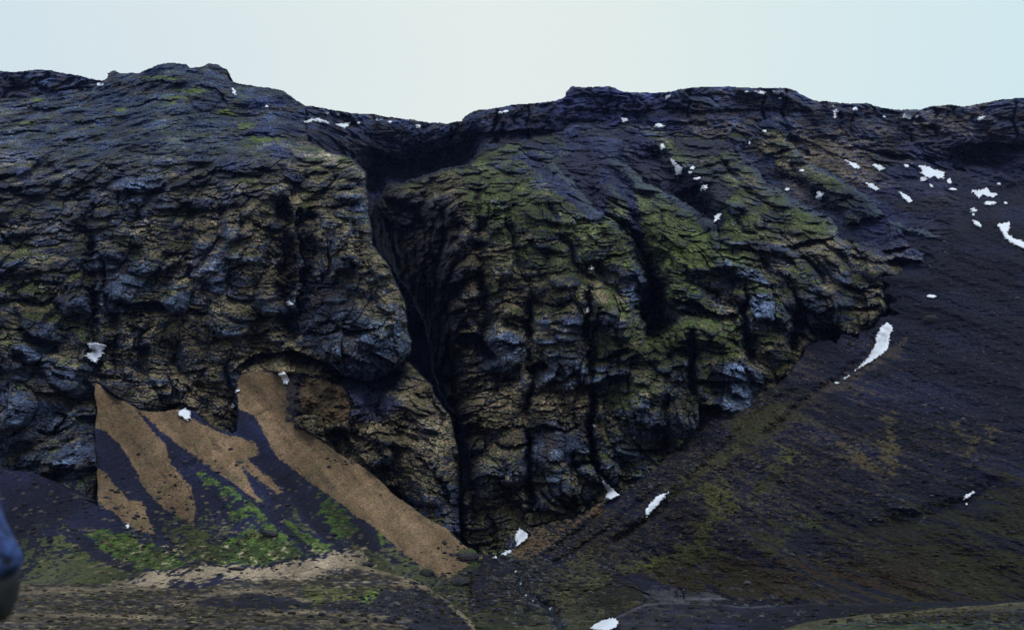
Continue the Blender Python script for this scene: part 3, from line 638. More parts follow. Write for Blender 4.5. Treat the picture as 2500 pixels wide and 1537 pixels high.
SCm = blobs([(1300, 440, 100, .8), (1370, 370, 80, .7), (1440, 430, 60, 1.0), (1440, 480, 30, 1.0), (1500, 350, 70, .7), (1530, 450, 50, .5), (1600, 440, 50, .45), (1250, 520, 90, .15), (1700, 450, 80, .5), (1660, 480, 50, .5), (1800, 450, 80, .3), (1800, 600, 120, 0), (1900, 500, 60, .4), (1980, 480, 40, .4),
             (2200, 480, 80, .8), (2260, 540, 60, .7), (2330, 620, 50, .4), (1150, 600, 200, 0), (1300, 800, 300, 0), (2050, 430, 50, .5)], 0.0, .02)
Rs = 2.5 * fbm(x_ / 22, z_ / 14, 4, 2101) + 1.6 * ridged(x_ / 10, z_ / 6, 3, 2105) + .6 * fbm(x_ / 2.2, z_ / 1.2, 4, 2107, .6)
R[b] = lerp(R[b], Rs + .35 * R[b], np.clip(SCm[b] * 1.2, 0, 1))
Yc = Yc + R
# big clefts
crack(Yc, [(1500, 540), (1535, 585), (1562, 630), (1595, 680), (1598, 740), (1600, 800)], 22, 15, 2)
crack(Yc, [(1590, 680), (1598, 740), (1600, 790), (1625, 825)], 50, 28, 2)
scarp(Yc, [(1535, 580), (1560, 610), (1579, 637), (1581, 700), (1570, 740), (1566, 790)][::-1], 16, 26)
crack(Yc, [(1438, 690), (1437, 739), (1436, 800), (1442, 900), (1446, 1000), (1444, 1110), (1460, 1140), (1489, 1175)], 10, 8, 1.5)
crack(Yc, [(1432, 1000), (1444, 1060), (1446, 1110), (1470, 1160), (1500, 1200)], 8, 10, 1.5)
crack(Yc, [(1300, 720), (1283, 800), (1290, 860), (1300, 940), (1285, 1040)], 9, 9, 1.5); crack(Yc, [(1285, 1050), (1295, 1090), (1290, 1180), (1300, 1260)], 12, 9, 1.5); crack(Yc, [(1160, 640), (1175, 720), (1165, 800)], 6, 8, 1.5)
crack(Yc, [(1390, 560), (1420, 620), (1436, 690)], 3, 6, 1.5)
crack(Yc, [(1690, 800), (1690, 900), (1706, 980)], 12, 12, 2); crack(Yc, [(1825, 690), (1823, 760), (1830, 850), (1838, 900)], 11, 10, 2); crack(Yc, [(1950, 720), (1955, 780), (1945, 820), (1935, 860)], 11, 14, 2); crack(Yc, [(1690, 700), (1735, 720), (1800, 760)], 3, 8, 2)
crack(Yc, [(1152, 1300), (1160, 1220), (1150, 1160)], 5, 8)
crack(Yc, [(1128, 1330), (1126, 1260), (1124, 1190), (1140, 1150), (1128, 1100)], 20, 8)
# rib outlines on the upper right: the ground drops away on their right-hand side
RIBS = [([(1357, 403), (1423, 474), (1453, 510), (1534, 565), (1555, 611), (1580, 647), (1580, 708)], 6, 26), ([(1500, 385), (1524, 398), (1575, 449), (1636, 474), (1687, 504), (1743, 540), (1760, 600)], 9, 30),
        ([(1800, 372), (1834, 382), (1870, 454), (1931, 474), (2007, 525), (2042, 545), (2060, 590)], 9, 34), ([(1915, 345), (1935, 350), (1961, 393), (2042, 413), (2114, 474), (2164, 525), (2225, 555), (2322, 570), (2312, 601), (2383, 682)], 8, 30)]
for pl, a_, w__ in RIBS: scarp(Yc, pl[::-1], a_ * 1.4, w__, 1.3, 3)
GUL = [([(1390, 320), (1412, 360), (1425, 410), (1440, 460), (1455, 512)], 13, 30), ([(1560, 350), (1610, 400), (1650, 440), (1700, 485), (1742, 545)], 16, 26), ([(1790, 345), (1850, 400), (1900, 445), (1960, 480), (2020, 520)], 13, 20),
       ([(1640, 470), (1690, 500), (1735, 540)], 10, 20), ([(1960, 370), (2020, 410), (2080, 440), (2130, 480), (2200, 560)], 12, 20), ([(1490, 400), (1520, 450), (1545, 520), (1560, 590)], 7, 16), ([(2180, 560), (2240, 590), (2300, 650)], 8, 18), ([(1290, 380), (1330, 420), (1380, 470), (1420, 500)], 5, 16)]
for pl, a_, w__ in GUL:
    crack(Yc, pl, a_, w__, 2.0)
    bb = box(pl, 90); dd, _, tt = segdist(PX[bb] + 2 * WX[bb], PY[bb] + 2 * WY[bb], pl)
    SCm[bb] = np.maximum(SCm[bb], sst(w__ * 1.3, w__ * .5, dd) * 1.0)
# overhangs and caves (recess below each line)
for pl, a_, w__ in [([(2045, 548), (2080, 540), (2120, 534), (2168, 528)], 16, 48), ([(2060, 545), (2100, 560), (2160, 545)], 8, 30), ([(2150, 615), (2200, 600), (2250, 592), (2310, 572)], 5, 18), ([(2160, 640), (2200, 625), (2255, 640), (2285, 660)], 10, 26), ([(1900, 605), (1960, 585), (2046, 574)], 8, 18),
                    ([(1115, 840), (1128, 815), (1150, 808), (1175, 815), (1190, 845), (1225, 880)], 13, 30), ([(1225, 915), (1250, 918), (1275, 915)], 4, 10), ([(1280, 900), (1300, 885), (1330, 880), (1345, 900)], 12, 26), ([(1440, 868), (1470, 872), (1500, 862), (1550, 850)], 6, 14), ([(1440, 762), (1480, 765), (1515, 775)], 4, 9),
                    ([(1300, 725), (1330, 735), (1370, 738), (1400, 722)], 4, 10), ([(1145, 560), (1200, 540), (1250, 528)], 3, 8), ([(1180, 620), (1260, 600), (1350, 585)], 2.0, 8), ([(1150, 700), (1200, 712)], 3, 9), ([(1640, 720), (1690, 735), (1760, 770), (1810, 765)], 7, 20), ([(1620, 740), (1660, 755), (1720, 765)], 6, 14),
                    ([(1820, 700), (1870, 690), (1900, 700)], 4, 9), ([(1880, 760), (1910, 790), (1935, 770)], 4, 10), ([(1960, 790), (2010, 800), (2072, 812)], 9, 24), ([(1950, 735), (2000, 760), (2040, 750)], 6, 16), ([(2050, 690), (2100, 705), (2145, 690)], 6, 14), ([(2060, 750), (2110, 745), (2160, 740)], 5, 12),
                    ([(1650, 190 + 640), (1700, 832), (1760, 835)], 4, 8), ([(1690, 925), (1740, 930), (1800, 925)], 6, 12), ([(1760, 1000), (1790, 990)], 4, 10), ([(1640, 860), (1720, 855), (1790, 862)], 2.5, 8), ([(1520, 1090), (1570, 1095), (1630, 1090)], 4, 9), ([(1380, 1135), (1420, 1118), (1480, 1125)], 6, 12), ([(1320, 1030), (1380, 1045), (1420, 1030)], 3, 9),
                    ([(1290, 1290), (1350, 1270), (1450, 1262)], 6, 10), ([(1320, 1185), (1345, 1225), (1400, 1240)], 3, 7), ([(1200, 1075), (1260, 1090), (1300, 1080)], 4, 11), ([(1130, 1060), (1180, 1050)], 4, 12), ([(1650, 570), (1690, 575), (1740, 560)], 3, 8), ([(1560, 470), (1600, 478)], 2.5, 8), ([(1700, 400), (1760, 395)], 4, 10), ([(1770, 380), (1810, 378)], 4, 10),
                    ([(1860, 390), (1900, 370), (1935, 360)], 6, 16), ([(1480, 1010), (1530, 1020), (1580, 1010)], 2.5, 8), ([(1230, 780), (1280, 800)], 3, 8), ([(930, 560), (1000, 545), (1090, 560)], 4, 12), ([(920, 530), (980, 515), (1040, 500)], 3, 9), ([(960, 620), (1040, 610), (1100, 640)], 4, 14), ([(1820, 1010), (1870, 960)], 3, 8)]:
    scarp(Yc, pl, a_, w__, 1.4)
for q in [(1560, 830, 90, 60, 6, .5), (1600, 900, 70, 90, 5, .4), (1360, 1100, 60, 55, 6, .6), (1530, 1060, 70, 70, 5, .4), (1500, 730, 60, 60, 4, .4), (1350, 690, 60, 50, 3, .5), (1330, 810, 55, 70, 4, .5), (1230, 850, 40, 70, 4, .6), (1380, 860, 50, 60, 5, .6), (1720, 800, 75, 50, 6, .5), (1740, 890, 80, 70, 5, .4), (1870, 870, 60, 60, 5, .4),
          (1900, 740, 45, 60, 4, .5), (1990, 760, 60, 45, 4, .5), (2100, 690, 60, 40, 4, .4), (1660, 620, 70, 60, 4, .3), (1200, 1000, 50, 60, 4, .5), (1220, 1150, 60, 60, 5, .4), (1400, 1190, 70, 50, 4, .5), (1790, 620, 50, 50, 3, .4), (1850, 560, 50, 40, 3, .4), (1140, 570, 22, 34, 3, .5), (2000, 430, 60, 30, 3, .3), (2100, 470, 50, 22, 3, .4), (1760, 370, 60, 30, 4, .5)]:
    bump(Yc, *q)
VEG = blobs([(1300, 350, 60, .25), (1150, 430, 60, .2), (1030, 440, 40, .3), (1250, 500, 90, .28), (1350, 440, 70, -.1), (1440, 430, 40, -.6), (1530, 420, 60, -.05), (1150, 640, 40, .15), (1250, 680, 80, .25), (1350, 560, 80, .28), (1500, 600, 60, .25), (1450, 700, 60, .1), (1560, 680, 30, -.4), (1180, 780, 40, .0), (1230, 870, 40, -.45), (1340, 800, 50, .0), (1370, 890, 40, -.35),
             (1400, 820, 40, .05), (1600, 830, 60, .25), (1500, 900, 60, .12), (1680, 610, 90, .38), (1580, 480, 60, .2), (1700, 520, 60, .1), (1800, 560, 60, .2), (1850, 500, 60, .05), (1950, 510, 60, .15), (2090, 500, 60, .25), (1900, 370, 50, .25), (1700, 360, 60, .1), (1800, 400, 60, .05), (1900, 640, 70, .1), (2050, 620, 60, -.05), (2000, 700, 60, -.2), (1850, 720, 60, -.1),
             (1720, 760, 60, -.15), (1740, 820, 60, .2), (1880, 900, 70, .2), (1800, 960, 40, -.4), (1760, 930, 60, -.1), (2080, 680, 60, -.05), (2330, 650, 50, -.05), (1350, 1100, 55, -.42), (1550, 1070, 60, -.2), (1540, 960, 60, .1), (1620, 1000, 60, .05), (1400, 1180, 50, .2), (1220, 1000, 60, .15), (1200, 1200, 80, -.05), (1350, 960, 60, .3), (1060, 600, 70, -.12), (1050, 800, 60, -.15), (1050, 920, 50, .0), (2150, 700, 30, .05)], .0)
GRN = blobs([(1300, 350, 60, .9), (1150, 440, 60, .85), (1030, 440, 50, .7), (1100, 450, 30, .3), (1250, 500, 90, .95), (1530, 450, 90, .9), (1170, 620, 40, .35), (1250, 650, 70, .55), (1380, 560, 80, .7), (1500, 600, 70, .85), (1450, 700, 60, .55), (1250, 760, 60, .4), (1350, 780, 60, .45), (1450, 860, 80, .55), (1600, 830, 70, .7), (1500, 900, 60, .6), (1680, 610, 90, 1.25),
             (1600, 510, 60, .95), (1740, 560, 60, 1.1), (1850, 560, 60, .8), (1970, 510, 50, 1.1), (2090, 495, 60, 1.0), (1900, 620, 60, .4), (2050, 640, 80, .5), (1850, 720, 60, .7), (1960, 680, 30, 1.1), (1740, 810, 60, .8), (1880, 900, 70, .35), (1760, 730, 40, .5), (1350, 1000, 90, .2), (1600, 1050, 90, .55), (1400, 1180, 60, .45), (1200, 1000, 70, .2), (1200, 1200, 90, .45), (1060, 650, 100, .05), (1100, 500, 30, .1),
             (1900, 370, 50, .5), (1730, 350, 60, .85), (2360, 660, 50, .8)], .5)
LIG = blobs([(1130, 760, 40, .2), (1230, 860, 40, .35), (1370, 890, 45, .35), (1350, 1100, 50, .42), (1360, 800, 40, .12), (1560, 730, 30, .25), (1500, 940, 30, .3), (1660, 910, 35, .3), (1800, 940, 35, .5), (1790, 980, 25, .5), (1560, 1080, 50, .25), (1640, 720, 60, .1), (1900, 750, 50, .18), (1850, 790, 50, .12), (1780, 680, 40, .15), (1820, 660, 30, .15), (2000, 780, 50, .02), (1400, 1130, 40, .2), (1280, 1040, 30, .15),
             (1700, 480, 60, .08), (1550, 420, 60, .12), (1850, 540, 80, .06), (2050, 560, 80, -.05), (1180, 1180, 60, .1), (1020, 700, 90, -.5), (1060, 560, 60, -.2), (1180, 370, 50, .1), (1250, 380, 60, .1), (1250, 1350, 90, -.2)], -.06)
BRN = blobs([(1020, 600, 110, 1), (1030, 780, 90, 1), (1070, 900, 60, .9), (1180, 860, 30, .5), (1300, 930, 40, .6), (1200, 600, 60, 0), (1200, 800, 60, .0), (1400, 700, 300, 0), (1180, 1250, 120, .3)], 0, .02)
def rc_col(px, py, P, n, b):
    v = VEG[b] - .22 * sst(.2, .8, BRN[b]) + .03 + .14 * sst(650, 850, py)
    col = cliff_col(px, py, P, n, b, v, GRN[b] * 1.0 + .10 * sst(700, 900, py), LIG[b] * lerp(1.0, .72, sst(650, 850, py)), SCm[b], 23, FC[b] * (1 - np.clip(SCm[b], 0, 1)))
    col = mixc(col, C['brown'], BRN[b] * .65)
    sp = .35 * fbm(px / 16, py / 7, 4, 2401, .6)
    for q in [[(1357, 403), (1375, 375), (1420, 362), (1475, 380), (1468, 420), (1464, 470), (1460, 512), (1423, 474)], [(1535, 385), (1590, 380), (1640, 395), (1700, 420), (1760, 440), (1790, 470), (1775, 500), (1750, 545), (1687, 504), (1636, 474), (1575, 449), (1524, 398)],
              [(1834, 382), (1860, 390), (1900, 415), (1960, 435), (2000, 455), (2060, 480), (2060, 540), (2042, 545), (2007, 525), (1931, 474), (1870, 454)], [(1630, 330), (1700, 335), (1780, 345), (1800, 372), (1740, 380), (1660, 370)], [(1965, 390), (2042, 410), (2114, 470), (2180, 520), (2240, 540), (2200, 440), (2080, 380)]]:
        col = cover(col, px, py, b, q, (.022, .022, .046), 5, .85, 1.3, speck=sp)
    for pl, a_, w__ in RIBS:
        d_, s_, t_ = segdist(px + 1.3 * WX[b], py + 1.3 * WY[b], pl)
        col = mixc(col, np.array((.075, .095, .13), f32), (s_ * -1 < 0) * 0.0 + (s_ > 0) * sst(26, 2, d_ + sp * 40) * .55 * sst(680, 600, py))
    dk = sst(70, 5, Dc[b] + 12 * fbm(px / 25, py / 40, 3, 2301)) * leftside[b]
    col = col * (1 - .0 * dk[..., None]); col = mixc(col, np.array((.016, .013, .015), f32), dk * .5); col = col * (1 - .45 * leftside[b])[..., None]  # gorge wall darkened in colour toward the slot, standing in for shade
    return col
Yc = np.where((D4 > -3) & (PX > 1200), np.maximum(Yc, Y4r + 1.0 + .12 * np.clip(D4, -3, 60)), Yc)
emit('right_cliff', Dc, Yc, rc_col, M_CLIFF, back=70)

# ================================================================== LEFT TALUS (tan grass with dark scree tongues)
P_TL = [(-140, 1150), (0, 1143), (60, 1150), (120, 1172), (180, 1200), (212, 1228), (240, 1235), (238, 1180), (236, 1120), (232, 1050), (238, 1000), (231, 960), (229, 932), (252, 945), (275, 962), (320, 990), (345, 1000), (380, 1004), (430, 1000), (470, 998), (500, 1030), (560, 1060), (578, 1050), (582, 1020), (578, 975), (572, 940), (590, 912), (640, 905), (690, 912), (735, 908), (790, 925), (835, 945), (862, 985), (850, 1020), (815, 1035), (780, 1010), (745, 1008), (715, 1018),
        (722, 1036), (761, 1061), (842, 1112), (900, 1149), (958, 1204), (1034, 1259), (1091, 1288), (1125, 1322), (1150, 1345), (1180, 1362), (1230, 1375), (1260, 1420), (1290, 1460), (1320, 1500), (1330, 1620), (900, 1620), (-140, 1620)]
Yt = tps([(229, 931, 259), (275, 962, 258), (450, 1000, 258), (600, 915, 264), (700, 1000, 257), (800, 940, 264), (850, 960, 262), (760, 1061, 249), (900, 1149, 240), (1034, 1259, 231), (1143, 1340, 224), (240, 1150, 236), (400, 1150, 235), (600, 1150, 236), (450, 1360, 197), (250, 1250, 216),
          (830, 1350, 199), (700, 1250, 219), (1040, 1390, 201), (-100, 1150, 228), (0, 1145, 230), (100, 1300, 203), (0, 1400, 182), (300, 1400, 184), (600, 1400, 186), (1150, 1385, 207), (1230, 1400, 202), (1290, 1460, 180), (1200, 1500, 160), (1000, 1450, 172), (0, 1600, 110), (500, 1600, 110), (1100, 1600, 120), (1330, 1600, 120)])
x_, y_, z_ = world(PX, PY, Yt)
dwn = fbm((x_ * .8 - z_ * .8) / 3.2 * -1, (x_ * .6 + z_ * .8) / 26, 4, 3101)
Yt += 0.8 * dwn + 1.2 * fbm(x_ / 20, z_ / 9, 3, 3105) + 0.10 * fbm(x_ / .9, z_ / .4, 3, 3109, .6)
Dt = sdf(P_TL, 0.5)
Yt += sst(1060, 1000, PY) * sst(700, 740, PX) * (5 * fbm(PX / 40, PY / 30, 4, 3121) + 1.2 * fbm(PX / 9, PY / 6, 3, 3123))
Yl = np.where(Dt > -4, np.maximum(Yl, Yt + 1.2 + .12 * np.clip(Dt, -4, 60)), Yl)
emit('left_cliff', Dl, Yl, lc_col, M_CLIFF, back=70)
TAN = [
    [(231, 1139), (254, 1154), (290, 1195), (315, 1220), (346, 1226), (356, 1256), (376, 1300), (325, 1285), (285, 1256), (249, 1230), (229, 1185)],
    [(231, 925), (254, 956), (315, 987), (356, 1032), (407, 1093), (417, 1134), (463, 1185), (473, 1226), (473, 1276), (447, 1266), (407, 1241), (376, 1215), (351, 1185), (331, 1144), (305, 1098), (264, 1058), (234, 1040)],
    [(300, 972), (345, 1000), (386, 1002), (442, 1000), (488, 1035), (559, 1062), (625, 1083), (631, 1104), (600, 1119), (610, 1129), (650, 1165), (688, 1200), (680, 1203), (635, 1172), (590, 1134), (598, 1160), (612, 1185), (638, 1223), (600, 1200), (559, 1170), (488, 1119), (417, 1068), (356, 1017)],
    [(738, 1005), (728, 960), (745, 920), (790, 930), (850, 945), (880, 990), (850, 1040), (800, 1045), (780, 1015)],
    [(575, 915), (600, 905), (690, 915), (700, 970), (697, 1007), (722, 1036), (761, 1061), (842, 1112), (900, 1149), (958, 1204), (1034, 1259), (1091, 1288), (1150, 1345), (1200, 1370), (1175, 1380), (1091, 1410), (1045, 1390), (1000, 1360), (956, 1322), (903, 1280), (814, 1215), (737, 1160), (671, 1104), (646, 1053), (620, 1017), (582, 995)],
]
GREEN = [[(214, 1302), (285, 1300), (336, 1317), (386, 1337), (458, 1376), (407, 1394), (351, 1388), (285, 1358), (239, 1332)],
         [(595, 1221), (641, 1256), (712, 1312), (747, 1345), (661, 1307), (620, 1271), (600, 1241)], [(488, 1152), (520, 1172), (595, 1221), (560, 1206), (520, 1182)],
         [(575, 1312), (610, 1282), (640, 1296), (712, 1327), (763, 1353), (712, 1373), (600, 1378), (508, 1368), (458, 1348), (508, 1340)],
         [(690, 1262), (732, 1290), (780, 1310), (824, 1338), (790, 1350), (765, 1345), (712, 1296)],
         [(783, 1205), (834, 1246), (880, 1302), (834, 1317), (793, 1276)], [(915, 1297), (956, 1322), (936, 1338), (905, 1318)], [(560, 1232), (600, 1258), (595, 1266), (568, 1262)]]
GREENO = [[(112, 1317), (153, 1307), (188, 1332), (219, 1358), (264, 1383), (325, 1404), (275, 1399), (214, 1378), (163, 1348)], [(700, 1225), (740, 1262), (770, 1300), (720, 1270)], [(440, 1280), (500, 1300), (520, 1345), (450, 1340)]]
DARKT = [[(244, 1058), (275, 1073), (305, 1109), (331, 1154), (346, 1190), (366, 1210), (351, 1226), (310, 1220), (290, 1185), (259, 1149), (239, 1093)], [(732, 1226), (783, 1287), (850, 1345), (838, 1342), (775, 1300), (725, 1240)], [(585, 1190), (640, 1240), (712, 1287), (766, 1350), (752, 1346), (690, 1292), (620, 1235)],
         [(188, 1290), (239, 1335), (285, 1362), (345, 1390), (325, 1400), (264, 1380), (219, 1354), (190, 1330), (150, 1300)], [(636, 1290), (660, 1293), (682, 1312), (664, 1316), (640, 1304)], [(864, 1300), (900, 1285), (931, 1317), (935, 1348), (864, 1330)]]
GRY = [[(60, 1330), (200, 1340), (330, 1400), (300, 1440), (50, 1430), (50, 1380)], [(430, 1270), (520, 1290), (560, 1380), (450, 1380)], [(880, 1330), (1000, 1350), (1050, 1395), (1100, 1410), (1180, 1400), (1240, 1430), (1300, 1520), (1330, 1620), (900, 1620), (850, 1380)]]
SAND = [[(285, 1432), (330, 1418), (370, 1392), (420, 1402), (480, 1390), (500, 1372), (560, 1385), (640, 1388), (740, 1372), (800, 1350), (870, 1348), (900, 1362), (880, 1372), (800, 1395), (760, 1412), (640, 1418), (560, 1408), (460, 1416), (380, 1430)]]
def tl_col(px, py, P, n, b):
    x, y, z = P[..., 0], P[..., 1], P[..., 2]
    a = fbm(x / 12, z / 8, 4, 3201); c = fbm(x / 2.0, z / 1.0, 3, 3203); d = fbm(x / .8, z / .4, 3, 3207, .6)
    st = dwn[b]
    col = np.broadcast_to(C['scree'], P.shape).copy()
    col = mixc(col, C['screeb'], sst(0, .5, a + .2) * .3)
    sp = c * .22 + d * .2 + st * .10 + a * .08
    for q in GRY: col = cover(col, px, py, b, q, (.055, .060, .028), 16, .9, speck=c * .5 + d * .35 + a * .3)
    for q in TAN: col = cover(col, px, py, b, q, 'tan', 4, 1, .8, speck=sp * .45)
    tanm = col[..., 0] > .12
    tv = lerp(C['tan'] * .82, np.array((.30, .205, .125)), sst(-.4, .4, a + st * .6 + c * .3)[..., None])
    tv = mixc(tv, np.array((.17, .145, .075)), sst(.1, .5, fbm(x / 5, z / 3, 3, 3211) + .3 * c) * .6); tv = mixc(tv, np.array((.11, .085, .055)), sst(.05, .5, fbm((x + z) / 2.2, (x - z) / 16, 4, 3217, .6) + .25 * c) * .65)
    tv = mixc(tv, np.array((.24, .12, .07)), sst(.3, .6, fbm(x / 1.6, z / .7, 3, 3213)) * .4)
    tv = mixc(tv, C['brown'], sst(.2, .6, d + .5 * c) * .6) * np.array((.62, .585, .62))
    col = np.where(tanm[..., None], tv, col)
    for q in GREEN: col = cover(col, px, py, b, q, (.055, .098, .020), 7, .95, 1.0, speck=c * .22 + d * .14 + st * .25)
    for q in GREENO: col = cover(col, px, py, b, q, (.045, .055, .018), 8, .8, 1.0, speck=c * .4 + d * .3 + st * .2)
    gm = (col[..., 1] > .07) & (col[..., 0] < .08)
    gv = lerp(np.array((.024, .034, .014)), np.array((.058, .098, .022)), sst(-.3, .5, c + .6 * a + .5 * d + .3 * st)[..., None]); gv = mixc(gv, np.array((.06, .052, .026)), sst(.1, .5, fbm(x / 3, z / 1.4, 4, 3233)) * .6)
    col = np.where(gm[..., None], gv, col)
    # dark scree tongues that cut the green
    for q in DARKT: col = cover(col, px, py, b, q, 'scree', 3, .95, .8, speck=c * .06 + d * .04)
    for q in SAND: col = cover(col, px, py, b, q, (.27, .21, .155), 5, 1, 1, speck=c * .45 + d * .35)
    # dark brown gap between the two tan areas
    col = cover(col, px, py, b, [(700, 1000), (690, 960), (700, 915), (720, 920), (735, 960), (730, 1010)], (.05, .04, .035), 9, .6, speck=c * .3 + d * .2)
    F1, F2, _, _, idd = worley(x / 1.8, z / .9, 3219)
    col = mixc(col, C['dry'] * .8, (sst(.35, .12, F1) * (idd > .80) * sst(1100, 1250, py) * (~tanm)) * .6)
    gg = fbm(px / 3.2, py / 2.2, 3, 3241, .8) * .5; lg = fbm(x / 9 + z / 9, z / 30, 3, 3245)
    return col * np.exp(.55 * gg + .8 * lg + .5 * d)[..., None]
emit('left_talus', Dt, Yt, tl_col, M_SCREE, back=25)

# ================================================================== GULLY FLOOR, MOUNDS AND MOOR
P_GL = [(1120, 1372), (1160, 1368), (1200, 1352), (1245, 1350), (1300, 1372), (1400, 1392), (1470, 1404), (1475, 1440), (1470, 1620), (1080, 1620), (1080, 1400)]
P_MR = [(-140, 1428), (0, 1425), (150, 1420), (300, 1422), (420, 1412), (560, 1402), (700, 1400), (800, 1385), (860, 1374), (932, 1392), (1019, 1418), (1042, 1432), (1091, 1467), (1135, 1502), (1156, 1528), (1165, 1560), (1170, 1650), (-140, 1650)]
Yg = tps([(-100, 1430, 170), (0, 1425, 172), (300, 1422, 176), (700, 1400, 182), (860, 1374, 190), (0, 1480, 120), (500, 1480, 126), (0, 1537, 84), (600, 1537, 88), (0, 1610, 66), (600, 1610, 68), (1042, 1432, 165), (1100, 1470, 152), (1156, 1528, 132), (900, 1450, 142), (1000, 1537, 108), (1160, 1610, 90), (900, 1610, 80), (700, 1430, 160), (300, 1450, 150)])
x_, y_, z_ = world(PX, PY, Yg)
str_ = fbm(PX / 90, y_ / 3.2 + PX / 400, 4, 4001, .6)
Yg += 1.6 * fbm(x_ / 14, y_ / 9, 4, 4005, .6) + .9 * fbm(PX / 40, PY / 9, 4, 4009, .6)
# hollow with a dark scree bank, and the bank below the sandy spur
scarp(Yg, [(470, 1462), (520, 1447), (600, 1440), (680, 1447), (760, 1475), (800, 1490)], .5, 18, .6)
scarp(Yg, [(780, 1465), (900, 1450), (940, 1436), (1000, 1433), (1042, 1432)], .8, 20, .6)
0 and scarp(Yg, [(0, 1500), (200, 1496), (420, 1505), (700, 1497), (900, 1502), (1000, 1512)], 2.2, 7, .8)
Dmr = sdf(P_MR, 0.5)
Dgl = sdf(P_GL, 0.6)
GLp = tps([(1150, 1375, 210), (1240, 1350, 214), (1240, 1400, 196), (1400, 1395, 200), (1500, 1410, 192), (1640, 1440, 186), (1640, 1610, 110), (1300, 1470, 166), (1300, 1540, 135), (1150, 1500, 158), (1150, 1610, 112), (1100, 1420, 190), (1400, 1500, 150), (1300, 1610, 108)])
x_, y_, z_ = world(PX, PY, GLp)
GLp += 1.6 * fbm(x_ / 4, y_ / 5, 4, 4101) + .7 * fbm(x_ / 1.2, y_ / 1.5, 3, 4105)
STREAM = [(1180, 1352), (1205, 1358), (1225, 1372), (1262, 1390), (1275, 1410), (1268, 1428), (1282, 1448), (1300, 1462), (1325, 1474), (1342, 1484), (1352, 1500), (1370, 1530)]
crack(GLp, STREAM, 5, 14, .4); crack(GLp, STREAM, 2.5, 6, .3)
bump(GLp, 1420, 1415, 80, 28, 5)
